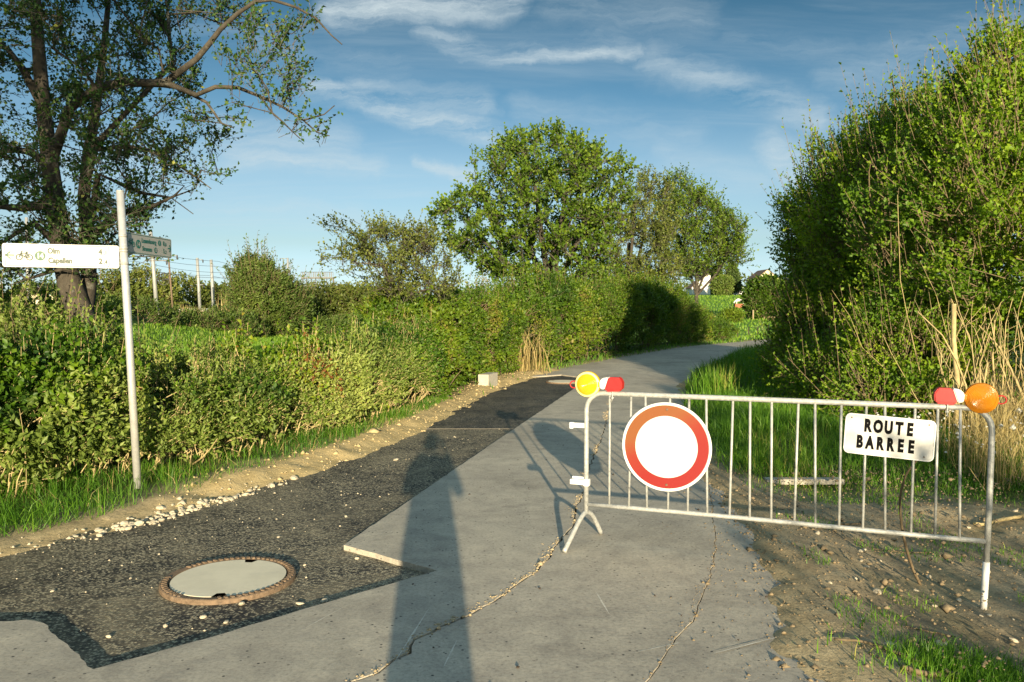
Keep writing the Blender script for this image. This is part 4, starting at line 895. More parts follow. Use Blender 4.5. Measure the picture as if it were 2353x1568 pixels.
def lobed(name, label, lobes, n, leaf, mats, seed, per=8, ln=.25, cat='bush', group=None, wr=.34, up=.5, tips=.0, stem_n=0, stem_mat=None, lift=0.0, base=None, noisy=.22, droop=0.0, carve=.34, twigw=.004, tone_gain=1.1, leaders=0, leader_len=.8, leader_w=1.0):
    g = np.random.default_rng(seed); Lb = np.array(lobes, float); area = (Lb[:, 3] * Lb[:, 5] + Lb[:, 3] * Lb[:, 4] + Lb[:, 4] * Lb[:, 5]); pr = area / area.sum()
    if base is None: base = (Lb[0, 0], Lb[0, 1])
    t = thing(name, label, cat, (base[0], base[1], tz(*base)), group)
    k = g.choice(len(Lb), n, p=pr); d = rvec(n, g); rad = 1 - g.exponential(.10, n); inner = g.uniform(size=n) < .12; rad[inner] = g.uniform(.2, .8, inner.sum()); rad = np.clip(rad, .1, 1)
    q0 = Lb[k, :3] + d * Lb[k, 3:6] * rad[:, None]
    nb = (vnoise(q0 * (1.1 / max(leaf * 14, .5)) , seed) - .5) * 2 * noisy + (vnoise(q0 * (3.1 / max(leaf * 14, .5)), seed + 3) - .5) * noisy
    q = Lb[k, :3] + d * Lb[k, 3:6] * (rad * (1 + nb))[:, None]
    ok = np.ones(n, bool)
    for i in range(len(Lb)):
        inside = (((q - Lb[i, :3]) / (Lb[i, 3:6] * .74)) ** 2).sum(1) < 1; ok &= ~(inside & (k != i) & (g.uniform(size=n) < .85))
    ok &= vnoise(q * (1.6 / max(leaf * 14, .5)), seed + 8) + .3 * vnoise(q * (4.6 / max(leaf * 14, .5)), seed + 4) > carve
    gz_ = terrain(q[:, 0], q[:, 1]); ok &= q[:, 2] > gz_ + .03 + lift
    q, d, rad = q[ok], d[ok], rad[ok]
    D = unit(d + np.array([0, 0, up]) + g.normal(size=(len(q), 3)) * .5); le = ln * g.uniform(.45, 1.3, len(q))
    if tips > 0:
        s = (g.uniform(size=len(q)) < tips) & (d[:, 2] > -.1) & (rad > .8); le[s] *= g.uniform(1.6, 3.2, s.sum()); D[s] = unit(D[s] + np.array([0, 0, .9]))
    C, Ax, Nm, Ls, rn = shoots(q, D, le, per, leaf, .75, g, droop)
    sc_ = 1 / max(leaf * 14, .5); tone = vnoise(C * .8 * sc_, seed + 31) * .55 + vnoise(C * 2.7 * sc_, seed + 33) * .45; rn = np.clip(rn * .6 + (tone - .5) * tone_gain + .2, 0, 1)
    Ls = Ls * (.65 + .75 * vnoise(C * 1.7 * sc_, seed + 41)); leaves('foliage', C, Ax, Nm, Ls, wr, mats, t, rn)
    lines = []
    if leaders:
        tops = np.where((d[:, 2] > .05) & (rad > .85))[0]; LO, LD = [], []
        for i in range(leaders):
            j = int(g.choice(tops)); o_ = q[j] - d[j] * .25; dd = unit((d[j] * .8 + np.array([0, 0, .9]) + g.normal(size=3) * .35)[None])[0]; LL = leader_len * g.uniform(.4, 1.25)
            e_ = o_ + dd * LL; P = bent(o_, e_, g, .06, 6); lines.append((P, np.linspace(.013, .005, 6) * leader_w)); m_ = int(7 + LL * 9); tt = g.uniform(.2, 1, m_)
            X = np.stack([np.interp(tt, np.linspace(0, 1, 6), P[:, a_]) for a_ in range(3)], 1); LO.append(X); LD.append(unit(dd[None] * .5 + rvec(m_, g) * .9))
        LO = np.vstack(LO); LD = np.vstack(LD); c_, a_, n_, s_, r_ = shoots(LO, LD, g.uniform(.4, 1.2, len(LO)) * .09 * leader_w, 5, leaf * .9, .8, g)
        leaves('leading_shoots', c_, a_, n_, s_, wr, mats, t, np.clip(r_ * .7 + .1, 0, 1))
    for i in range(stem_n):
        j = g.choice(len(q)); e = q[j]; b = np.array([base[0] + g.normal() * Lb[:, 3].mean() * .28, base[1] + g.normal() * Lb[:, 4].mean() * .28, 0]); b[2] = tz(b[0], b[1]) - .05
        r = g.uniform(.4, 1.0) * (.012 + .006 * Lb[:, 5].mean()); lines.append((bent(b, b + (e - b) * .92, g, .06, 6), np.linspace(r, r * .25, 6)))
    tw = (g.uniform(size=len(q)) < .45) | (le > 1.4 * ln)
    stems_obj('stems', lines, ribbons(q[tw] - D[tw] * le[tw][:, None] * .6, q[tw] + D[tw] * le[tw][:, None] * .98, twigw * 1.4), stem_mat or M['twig'], t)
    return t

def grow_tree(trunks, targets, g, step=.35, up=.0, jitter=.05, tip_r=.006, expo=2.7, wander=.12):
    """nearest-node growth: returns polylines with radii and the list of tips"""
    pos, par = [], []
    for tr in trunks:
        first = tr.get('join', -1); prev = first
        for p in tr['pts']: pos.append(np.array(p, float)); par.append(prev); prev = len(pos) - 1
    minr = {}; c = 0
    for tr in trunks:
        for r in tr['rad']: minr[c] = r; c += 1
    n0 = len(pos); root = pos[0]
    allow = [i for i in range(n0)]
    T = np.array(targets, float); base = np.mean([tr['pts'][min(1, len(tr['pts']) - 1)] for tr in trunks[:1]], axis=0)
    T = T[np.argsort(np.linalg.norm(T - base, axis=1))]
    tips = []
    PA = np.zeros((n0 + len(T) * 12, 3)); PA[:n0] = np.array(pos); cnt = n0; DR = np.linalg.norm(PA - root, axis=1)
    for tg in T:
        d = np.linalg.norm(PA[:cnt] - tg, axis=1); dr = np.linalg.norm(tg - root)
        cost = d + .35 * np.maximum(0, DR[:cnt] - dr) + .25 * np.maximum(0, PA[:cnt, 2] - tg[2] + .1)
        i = int(np.argmin(cost)); a = PA[i].copy(); L_ = np.linalg.norm(tg - a); m = max(1, min(11, int(L_ / step))); prev = i; bow = g.normal(size=3) * wander * L_ + np.array([0, 0, up * L_])
        for k in range(1, m + 1):
            t_ = k / m; p = a + (tg - a) * t_ + bow * math.sin(t_ * math.pi) * .5 + (g.normal(size=3) * jitter * step if k < m else 0)
            if cnt >= len(PA): break
            PA[cnt] = p; DR = DR if cnt < len(DR) else np.append(DR, 0); DR[cnt] = np.linalg.norm(p - root); par.append(prev); prev = cnt; cnt += 1
        tips.append(prev)
    n = cnt; acc = np.zeros(n); kids = [[] for _ in range(n)]; rad = np.zeros(n)
    for i in range(n):
        if par[i] >= 0: kids[par[i]].append(i)
    order = list(range(n - 1, -1, -1))
    for i in order:
        r = tip_r if not kids[i] else sum(rad[c_] ** expo for c_ in kids[i]) ** (1 / expo)
        rad[i] = max(r, minr.get(i, 0)) if i < n0 else r
    lines = []; used = np.zeros(n, bool)
    def chain(start, frm):
        P = [PA[frm]] if frm >= 0 else []; R = [min(rad[frm], rad[start] * 1.25)] if frm >= 0 else []; i = start
        while True:
            P.append(PA[i]); R.append(rad[i])
            if not kids[i]: break
            ks = sorted(kids[i], key=lambda c_: -rad[c_])
            for c_ in ks[1:]: stack.append((c_, i))
            i = ks[0]
        if len(P) > 1: lines.append((np.array(P), np.array(R)))
    stack = [(i, -1) for i in range(n0) if par[i] < 0]
    while stack: chain(*stack.pop())
    tipd = np.array([unit((PA[i] - PA[par[i]])[None])[0] for i in tips])
    return lines, PA[tips], tipd, PA[:n]

def crown_targets(prof, d, depth, n, g, hollow=.5, squash=1.0):
    """points inside a crown given by its outline rows (py, left px, right px) at depth d"""
    prof = np.array(prof, float); ys = g.uniform(prof[:, 0].min(), prof[:, 0].max(), n * 3); l = np.interp(ys, prof[:, 0], prof[:, 1]); r = np.interp(ys, prof[:, 0], prof[:, 2])
    keep = g.uniform(size=len(ys)) < (r - l) / (r - l).max(); ys, l, r = ys[keep][:n], l[keep][:n], r[keep][:n]
    a = g.uniform(0, 2 * math.pi, len(ys)); rad = np.sqrt(g.uniform(hollow ** 2, 1, len(ys))); rad = np.where(g.uniform(size=len(ys)) < .3, np.sqrt(g.uniform(0, 1, len(ys))), rad)
    md = vnoise(np.stack([np.cos(a) * 1.6 + 5, np.sin(a) * 1.6 + 5, ys / 55.0], 1), 17); rad = rad * (.72 + .46 * md)
    px = (l + r) / 2 + (r - l) / 2 * rad * np.cos(a); half = (r - l) / 2 * d / F
    out = []
    for X, Y, h_, rd, aa in zip(px, ys, half, rad, a): out.append(tuple(at(X, Y, d)) if depth == 0 else (at(X, Y, d).x, d + h_ * depth * rd * math.sin(aa), at(X, Y, d).z))
    return np.array(out)

def tree(name, label, trunks, targets, leaf, per, nshoot, ln, mat, seed, bark, group=None, step=.35, wr=.36, up=.05, tip_r=.008, spread=.8, base=None, leafy=1.0, k=7, jitter=.08, wander=.14, shoot_up=.35):
    g = np.random.default_rng(seed); b = trunks[0]['pts'][0] if base is None else base
    t = thing(name, label, 'tree', (b[0], b[1], b[2]), group)
    lines, tips, tipd, nodes = grow_tree(trunks, targets, g, step, up, jitter, tip_r, wander=wander)
    trunk_lines = [l for l in lines if l[1][0] > tip_r * 3.0]; limb = [l for l in lines if l[1][0] <= tip_r * 3.0]
    tubes_obj('trunk', trunk_lines, bark, t, k=k, cap=False)
    if limb: tubes_obj('branches', limb, bark, t, k=4, cap=False)
    O = np.repeat(tips, nshoot, 0); D = np.repeat(tipd, nshoot, 0); m = len(O); O = O - D * g.uniform(0, .6, (m, 1)) * ln + g.normal(size=(m, 3)) * ln * .22
    D = unit(D * .8 + g.normal(size=(m, 3)) * spread * .6 + np.array([0, 0, shoot_up])); kp = g.uniform(size=m) < leafy; O, D = O[kp], D[kp]
    le = ln * g.uniform(.4, 1.3, len(O)); C, Ax, Nm, Ls, rn = shoots(O, D, le, per, leaf, .8, g)
    cr = leaves('crown', C, Ax, Nm, Ls, wr, mat, t, rn)
    stems_obj('twigs', [], ribbons(O - D * ln * .3, O + D * le[:, None] * .8, max(.003, tip_r * .45)), bark, t)
    return t

# -- grass blades
def grass(name, label, x, y, h, w, seed, mat, lean=.35, kind='stuff', cat='grass', sink=.01, zoff=None, tone=0.0):
    g = np.random.default_rng(seed); n = len(x); z = terrain(x, y) - sink if zoff is None else zoff
    B = np.stack([x, y, z], 1); a = g.uniform(0, 2 * math.pi, n); H_ = h * g.uniform(.45, 1.25, n); ld = g.uniform(0, 2 * math.pi, n); lm = np.abs(g.normal(0, lean, n)) * H_
    sd = np.stack([np.cos(a), np.sin(a), np.zeros(n)], 1) * (w * g.uniform(.6, 1.4, n))[:, None]; lv = np.stack([np.cos(ld), np.sin(ld), np.zeros(n)], 1)
    m1 = B + lv * (lm * .28)[:, None] + np.array([0, 0, 1]) * (H_ * .5)[:, None]; m2 = B + lv * lm[:, None] + np.array([0, 0, 1]) * (H_ * np.maximum(.35, 1 - .25 * (lm / np.maximum(H_, .01)) ** 2))[:, None]
    V = np.stack([B - sd * .5, B + sd * .5, m1 - sd * .42, m1 + sd * .42, m2], 1).reshape(-1, 3); o = np.arange(n)[:, None] * 5
    f = np.stack([o + np.array([[0, 1, 3]]), o + np.array([[0, 3, 2]]), o + np.array([[2, 3, 4]])], 1).reshape(-1, 3)
    rn = np.clip(g.uniform(0, 1, n) * .6 + (n2(x, y, 1.3, seed) - .5) * .7 + .2 + tone, 0, 1)
    return tag(np_mesh(name, V, f, mat, attrs={'rnd': np.repeat(rn, 5)}), label, cat, kind=kind)

# ------------------------------------------------------------------ left side: hedges
HF = np.array([(3.2, -6.9), (4.6, -5.9), (6.0, -4.75), (7.3, -3.86), (8.4, -3.1), (9.7, -2.55), (11.35, -2.02), (13, -1.70), (15.8, -1.2), (19, -.35), (20.5, .15), (23, 1.15), (28.5, 3.75), (36, 7.2), (42, 10.3), (46.5, 12.7)])
def hpath(y0, y1, n=12): ys = np.linspace(y0, y1, n); return [(float(np.interp(y, HF[:, 0], HF[:, 1])), y) for y in ys]
hedge('clipped_hedge', 'low clipped hedge of small yellow-green leaves beside the signpost', hpath(4.2, 14.6, 16), 1.2, list(np.interp(np.linspace(4.2, 14.6, 16), [4, 6, 7, 8.0, 10, 11.5, 13.2, 14.6], [1.5, 1.35, 1.02, .78, .80, .92, 1.02, 1.2])),
      2500, .052, [M['hedge'], M['pale']], 3, stems=34, per=8, ln=.2, bumps=.28, ragged=.2, botfrac=.10)
hedge('tall_hedge', 'tall bushy hedge running behind the pale concrete block', hpath(14.0, 19.9, 10), 1.6, list(np.interp(np.linspace(14.0, 19.9, 10), [14, 14.8, 16, 17.5, 19.9], [1.1, 1.4, 1.7, 1.75, 1.5])),
      1900, .066, [M['hedge2']], 5, stems=8, per=9, ln=.26, bumps=.26, ragged=.14)
hedge('roadside_thicket', 'high thicket under the trees where the road bends', hpath(20.9, 46, 16), 2.2, list(np.interp(np.linspace(20.9, 46, 16), [20.9, 22, 25, 32, 37, 40, 43, 46], [1.6, 1.95, 2.15, 2.4, 2.5, 1.5, .85, .6])),
      1150, .075, [M['hedge2']], 8, stems=7, per=9, ln=.4, bumps=.36, ragged=.2)
lobed('garden_shrub', 'pale leafed shrub around the foot of the forked tree', [(-6.2, 8.9, .95, .9, .6, .75), (-5.0, 8.6, .8, .8, .5, .75), (-7.3, 9.4, 1.1, 1.0, .8, .9), (-4.4, 9.0, .55, .6, .45, .55)], 7000, .045, M['pale'], 21, per=9, ln=.22, tips=.12, stem_n=20)
lobed('background_shrub', 'round green shrub beyond the hedge beside the forked tree', [(-9.6, 13.2, 1.0, 1.3, 1.2, 1.4), (-11.2, 14.5, 1.2, 1.6, 1.4, 1.5), (-7.9, 14.0, .7, 1.0, 1, 1.0)], 5000, .07, M['hedge2'], 22, per=9, ln=.3, stem_n=12)
# dry reed clump in the hedge gap
x = RNG.normal(.25, .3, 170); y = RNG.normal(20.3, .25, 170)
grass('dry_reeds', 'clump of dry straw-coloured reeds in the gap between the hedges', x, y, 1.05, .02, 41, M['straw'], .25, kind=None, cat='reeds')
# small leaning hawthorn over the tall hedge
g_ = np.random.default_rng(51)
pr = [(520, 835, 1010), (560, 790, 1030), (600, 775, 1050), (640, 790, 1060), (680, 840, 1050)]
tg = crown_targets(pr, 15.6, .8, 170, g_, .35)
tg = np.vstack([tg, [tuple(at(px, py, 15.2)) for px, py in ((748, 517), (765, 519), (785, 524), (805, 533), (825, 548), (738, 598), (760, 592), (790, 592), (820, 590), (985, 530), (975, 548), (930, 545))]])
hb = at(930, 760, 15.6); 
tree('hawthorn', 'small leaning hawthorn with a long drooping bough rising out of the tall hedge', [{'pts': [(hb.x + .3, 15.7, -.1), tuple(at(930, 740, 15.6)), tuple(at(905, 660, 15.5)), tuple(at(880, 610, 15.4))], 'rad': [.10, .09, .06, .04]}],
     tg, .05, 8, 9, .34, M['olive'], 52, M['bark'], step=.3, tip_r=.007, leafy=.9)

# ------------------------------------------------------------------ forked tree by the signpost
g_ = np.random.default_rng(61); D0 = 10.4
c2 = lambda x, y, d=D0: tuple(at(x / 2.926, y / 2.926, d))
T1 = {'pts': [(at(215, 860, D0).x, D0, -.15), tuple(at(190, 735, D0)), tuple(at(160, 650, D0)), tuple(at(140, 570, D0)), tuple(at(128, 470, D0)), tuple(at(115, 380, D0)), tuple(at(100, 250, D0)), tuple(at(86, 80, D0)), tuple(at(76, -80, D0)), tuple(at(80, -220, D0))],
      'rad': [.20, .165, .15, .125, .115, .105, .09, .075, .055, .035]}
T2 = {'join': 1, 'pts': [tuple(at(205, 650, D0 + .25)), tuple(at(201, 560, D0 + .35)), tuple(at(193, 450, D0 + .4)), tuple(at(203, 350, D0 + .4)), tuple(at(218, 270, D0 + .4)), tuple(at(240, 100, D0 + .5)), tuple(at(255, -60, D0 + .5))], 'rad': [.10, .088, .08, .072, .062, .042, .026]}
def bough(join, pts, d, r0, r1):
    r1 = min(r1, .0045) if r1 < .013 else r1
    dd = np.linspace(*d, len(pts)) if isinstance(d, tuple) else np.full(len(pts), d); return {'join': join, 'pts': [c2(x, y, q) for (x, y), q in zip(pts, dd)], 'rad': list(np.linspace(r0, r1, len(pts)))}
TR = [T1, T2]
TR.append(bough(5, [(470, 730), (640, 600), (830, 550), (1000, 560), (1110, 555), (1200, 490), (1320, 400), (1420, 280), (1480, 200), (1600, 90), (1720, 10), (1830, 0), (1990, 50), (2120, 120), (2230, 240), (2300, 300)], (D0 - .2, D0 - 1.2), .058, .008))   # 17..32
nb_ = 17
TR.append(bough(nb_ + 4, [(1320, 640), (1450, 585), (1600, 590), (1750, 650), (1900, 720), (2040, 810), (2130, 890), (2215, 915)], (D0 - .5, D0 - 1.0), .03, .006))
nb2_ = nb_ + 16
TR.append(bough(nb2_ + 5, [(2110, 790), (2180, 770), (2250, 710)], D0 - 1.0, .010, .005)); TR.append(bough(nb2_ + 3, [(1830, 760), (1900, 820), (1960, 880), (2020, 935)], D0 - .95, .012, .005))
TR.append(bough(nb_ + 3, [(1200, 590), (1390, 690), (1490, 830), (1570, 860)], D0 - .4, .026, .007))
TR.append(bough(12, [(640, 1010), (820, 985), (1000, 1010), (1150, 1080), (1300, 1180), (1420, 1270)], (D0 + .3, D0), .038, .008))
TR.append(bough(11, [(750, 1460), (860, 1420), (1000, 1400), (1170, 1320), (1240, 1250)], (D0 + .2, D0 - .2), .050, .012))
TR.append(bough(11, [(660, 1170), (860, 1260), (960, 1300), (1150, 1330), (1300, 1440)], (D0 + .3, D0 + .2), .04, .010))
TR.append(bough(5, [(200, 1020), (100, 1010), (-60, 1030)], D0 - .1, .05, .02)); TR.append(bough(4, [(150, 1400), (0, 1390), (-150, 1350)], D0 - .1, .05, .02)); TR.append(bough(3, [(230, 1500), (120, 1560), (-40, 1680)], D0 - .2, .04, .015))
TR.append(bough(6, [(150, 460), (50, 330), (-60, 250)], D0, .045, .02)); TR.append(bough(3, [(330, 1830), (180, 1880), (60, 1920)], D0 - .2, .03, .01))
TR.append(bough(13, [(1160, 430), (1140, 260), (1130, 100), (1110, -60)], D0 + .2, .03, .014))
tg = crown_targets([(-260, -60, 420), (-100, -160, 560), (0, -200, 590), (80, -200, 560), (160, -200, 545), (260, -190, 525), (340, -180, 505), (420, -170, 480), (500, -160, 440), (560, -120, 410), (620, -90, 330)], D0, .75, 620, g_, .2)
ex = [c2(x, y, D0 - 1.0) for x, y in [(1560, 690), (1700, 330), (1850, 250), (1900, 330), (1980, 400), (2010, 450), (1760, 120), (1890, 200), (2030, 180), (1640, 410), (1800, 410), (1900, 500), (1950, 600), (1800, 600), (1930, 650), (2030, 600), (1720, 480), (1530, 330), (1560, 500), (1690, 230), (2010, 830), (2140, 850), (1960, 230), (2060, 100)]]
tree('forked_tree', 'dark forked tree with lichen-spotted trunks and sparse young leaves behind the signpost', TR, np.vstack([tg, np.array(ex)]), .047, 6, 13, .27, M['apple'], 62, M['bark'], step=.3, tip_r=.0055, k=10, wander=.22, jitter=.16, shoot_up=.2, wr=.38, leafy=.85)

# ------------------------------------------------------------------ trees over the bend
g_ = np.random.default_rng(71)
def simple_trunk(px, py0, d, top, r, fan):
    b = at(px, py0, d); b.z = tz(b.x, b.y) - .1; out = [{'pts': [tuple(b), tuple(at(px, py0 - 40, d)), tuple(at(px + fan[0][0], fan[0][1], d))], 'rad': [r, r * .9, r * .7]}]
    for fx, fy, dd in fan[1:]: out.append({'join': 1, 'pts': [tuple(at(px + (fx - px) * .5, (py0 - 40 + fy) / 2 + 10, d + dd * .5)), tuple(at(fx, fy, d + dd))], 'rad': [r * .55, r * .35]})
    return out
tree('maple_tree', 'large spreading maple with a dense dark green crown above the thicket',
     simple_trunk(1265, 720, 31, 0, .20, [(10, 560), (1120, 560, -1), (1180, 470, 1), (1350, 500, -1), (1300, 440, .8), (1400, 560, 1), (1230, 430, -1)]),
     crown_targets([(305, 1190, 1300), (330, 1130, 1370), (375, 1070, 1430), (420, 1030, 1455), (470, 1000, 1465), (520, 985, 1460), (570, 1005, 1450), (620, 1070, 1430), (655, 1170, 1370)], 31, .85, 470, g_, .5),
     .115, 8, 10, .5, M['maple'], 72, M['bark'], step=.6, tip_r=.012, shoot_up=.55, wr=.42)
tree('field_maple', 'thin olive-green tree standing between the large maple and the pale tree', simple_trunk(1440, 720, 40, 0, .14, [(5, 560), (1400, 520, 0), (1490, 500, 1), (1460, 470, -1)]),
     crown_targets([(405, 1460, 1530), (450, 1420, 1560), (520, 1390, 1570), (590, 1380, 1580), (650, 1395, 1570)], 40, .9, 230, g_, .4), .11, 8, 9, .6, M['olive'], 73, M['bark'], step=.6, tip_r=.012, shoot_up=.5)
tree('ash_tree', 'pale green airy tree at the end of the thicket beside the meadow', simple_trunk(1600, 720, 47, 0, .11, [(5, 560), (1560, 500, 0), (1650, 520, 1), (1690, 560, -1), (1600, 460, 1)]),
     crown_targets([(405, 1530, 1570), (440, 1510, 1640), (480, 1500, 1680), (520, 1500, 1725), (560, 1500, 1732), (600, 1510, 1720), (635, 1520, 1660)], 47, .9, 340, g_, .45), .125, 8, 10, .7, M['maple'], 74, M['bark'], step=.6, tip_r=.012, shoot_up=.45)

# ------------------------------------------------------------------ right side bushes
lobed('hazel_thicket', 'tall sunlit thicket with bare pale stems rising behind the cut stump', [(6.6, 10.6, 2.65, 1.35, 1.2, 1.75), (7.05, 11.2, 4.25, .85, .9, 1.2), (6.5, 11.4, 3.7, .7, .8, .95), (7.9, 11.0, 4.3, .9, .9, 1.1), (8.3, 10.4, 3.1, 1.5, 1.3, 1.9), (5.9, 11.4, 2.2, .95, 1.0, 1.5), (5.5, 11.0, .95, .8, .8, .85), (7.9, 10.2, 2.2, 1.2, .8, .7)],
      27000, .056, M['bush'], 81, per=9, ln=.3, tips=.12, stem_n=14, stem_mat=M['twig'], up=.7, base=(6.6, 10.4), carve=.47, noisy=.34, leaders=90, leader_len=0.85, leader_w=1.3)
lobed('blackthorn_bush', 'dark shaded bush with spiky top twigs in the middle of the roadside row', [(6.9, 14.4, 2.7, 1.35, 1.3, 2.2), (7.45, 14.8, 4.15, .8, .9, 1.25), (8.5, 14.6, 4.0, 1.0, 1.0, 1.2), (6.2, 14.8, 1.2, 1.2, 1.2, 1.2), (6.4, 15.6, 3.0, 1.0, 1.0, 1.6)],
      19000, .060, M['bush'], 82, per=9, ln=.34, tips=.16, stem_n=20, base=(6.9, 14.4), up=.6, carve=.44, noisy=.34, leaders=90, leader_len=0.95, leader_w=1.3)
lobed('shadowed_bush', 'deep green bush standing where the road disappears', [(7.75, 18.2, 2.2, 1.1, 1.5, 2.1), (8.3, 18.8, 3.3, 1.0, 1.2, 1.3), (7.4, 17.4, 1.0, .95, 1.2, 1.0)], 9500, .065, M['bush'], 83, per=9, ln=.36, tips=.12, stem_n=14, base=(7.3, 18.2), up=.5, noisy=.34, leaders=60, leader_len=0.9, leader_w=1.3)
lobed('end_bush', 'last small bush of the row overhanging the bend', [(9.2, 22.3, 1.5, 1.2, 1.6, 1.7), (9.9, 23.2, 2.4, 1.2, 1.3, 1.5), (8.9, 21.5, .7, .9, 1.2, .8)], 5500, .08, M['bush'], 84, per=9, ln=.4, tips=.1, stem_n=10, base=(8.5, 22.3), up=.5, noisy=.34, leaders=40, leader_len=0.8, leader_w=1.3)
lobed('bramble', 'low dark bramble sprawling in front of the roadside bushes', [(5.2, 12.4, .45, .9, 1.2, .6), (5.6, 14.6, .5, .9, 1.4, .7), (5.0, 10.4, .35, .75, .8, .5)], 4800, .05, M['bush'], 85, per=8, ln=.3, tips=.1, stem_n=40, base=(5.2, 12.0), up=.4, carve=.42)
# bare stems and the cut stump
g_ = np.random.default_rng(86); lines = []
for i in range(270):
    bx = g_.uniform(5.2, 8.4); by = 9.2 + g_.uniform(0, 1.2) - .12 * (bx - 5); b = np.array([bx, by, tz(bx, by) - .05]); hgt = g_.uniform(.5, 2.0) * (1 + (g_.uniform() < .14) * .5); r = g_.choice([.005, .007, .01, .016, .022], p=[.5, .27, .13, .07, .03])
    lines.append((bent(b, b + np.array([g_.normal(0, .32) * hgt, g_.normal(.05, .18) * hgt, hgt]), g_, .09, 6), np.linspace(r, r * .45, 6)))
o = tubes_obj('bare_stems', lines, M['drystem'], bpy.data.objects['hazel_thicket'], k=5)
sb = at(2196, 985, 9.4); sb.z = tz(sb.x, sb.y) - .05; s1 = at(2192, 700, 9.35)
stump = thing('cut_stump', 'tall cut stem with a pale sawn top in front of the thicket', 'stump', sb)
tubes_obj('stem', [(np.array([tuple(sb), tuple(at(2200, 880, 9.38)), tuple(at(2191, 780, 9.36)), tuple(s1)]), [.036, .032, .028, .027])], M['drystem'], stump, k=10)
tubes_obj('sawn_top', [(np.array([tuple(s1), tuple(s1 + Vector((0, 0, .006)))]), [.0275, .025])], M['cutwood'], stump, k=10)

# ------------------------------------------------------------------ grass
def where(n, x0, x1, y0, y1, f):
    x, y = rand_region(n, x0, x1, y0, y1); k = f(x, y) > RNG.uniform(size=n); return x[k], y[k]
def verge(x, y): e = xl(y) - x; hx = np.interp(y, HF[:, 0], HF[:, 1]); return ((x > hx - .45) & (e > .42)) * (.35 + .65 * sstep(.4, .62, n2(x, y, 2.2, 12)))
x, y = where(120000, -8, 0.2, 4.2, 14, verge); grass('verge_grass', 'tufted green grass along the foot of the clipped hedge', x, y, np.where(y < 7.4, .20, .13) * (.55 + .9 * n2(x, y, 2.6, 44)), .005, 91, M['grass'], 1.0)
x, y = where(4500, -5.2, -1.4, 6.2, 14, lambda a, b: verge(a, b) * .6); grass('dry_grass', 'dry straw blades mixed into the verge under the hedge', x, y, .22, .005, 92, M['straw'], 1.1, cat='dry grass')
x, y = where(30000, -1.6, 13, 14, 48, lambda a, b: ((xl(b) - a > .1) & (xl(b) - a < 1.5)) * (1 - .9 * ((b < 20.5) & (xl(b) - a < .8)))); grass('bend_grass', 'strip of short grass between the thicket and the bending road', x, y, .15, .02, 93, M['grass'], .4)
def right_f(a, b): e = a - xr(b); return sstep(.08, .5, e) * sstep(7.2, 8.5, b + .18 * (a - 2.2) + (n2(a, b, 1.3, 14) - .5) * 1.5) * (.25 + .75 * n2(a, b, 2.2, 19))
x, y = where(85000, 1.9, 8.5, 7.0, 13.5, right_f); grass('tall_grass', 'lush tall grass behind the barrier at the foot of the thicket', x, y, .06 + .34 * n2(x, y, 1.5, 15) * sstep(7.2, 9.0, y + .18 * (x - 2.2)), .0075, 94, M['grass'], .85)
x, y = where(40000, 2.5, 14, 13, 32, lambda a, b: ((a - xr(b) > .1) & (a - xr(b) < 3.6)) * 1.0); grass('roadside_grass', 'shaded grass strip between the far bushes and the road', x, y, .16 + .2 * n2(x, y, 1.2, 46), .014, 95, M['grass'], .8)
x, y = where(26000, 1.6, 5.5, 3.2, 7.9, lambda a, b: ((a - xr(b) > .2) & (n2(a, b, 2.1, 16) > .66)) * .8 + ((a - xr(b) > .25) & (b > 7.0)) * .35); grass('sparse_grass', 'sparse short grass patches on the trodden dirt', x, y, .055, .005, 96, M['grass'], .6)
c = G(2260, 1570, -.12); x = RNG.normal(c.x, .22, 3200); y = RNG.normal(c.y - .05, .14, 3200); grass('grass_tuft', 'dense green grass tuft on the dirt in front of the white leg sleeve', x, y, .10, .005, 97, M['grass'], .6, kind=None, cat='grass tuft')
c = G(1640, 925, 0); x = RNG.normal(c.x, .16, 500); y = RNG.normal(c.y, .16, 500); grass('grass_tuft', 'sunlit long grass tuft at the shaded road edge', x, y, .55, .012, 98, M['grass'], .35, kind=None, cat='grass tuft', tone=.2)
x, y = where(5000, 4.6, 8, 7.6, 10, lambda a, b: (n2(a, b, 1.2, 18) > .4) * .9); grass('dead_stalks', 'tangle of dry straw stalks under the sunlit thicket', x, y, .75, .006, 99, M['straw'], .8, cat='dry stalks')
x, y = where(260, 4.2, 6.6, 8.0, 9.3, lambda a, b: 1.0 + 0 * a); zf = terrain(x, y) + RNG.uniform(.25, .42, len(x))
scatter('wild_flowers', np.stack([x, y, zf], 1), .011, M['flower'], 'tiny white wild flowers dotted in the tall grass', 'flowers', 5)

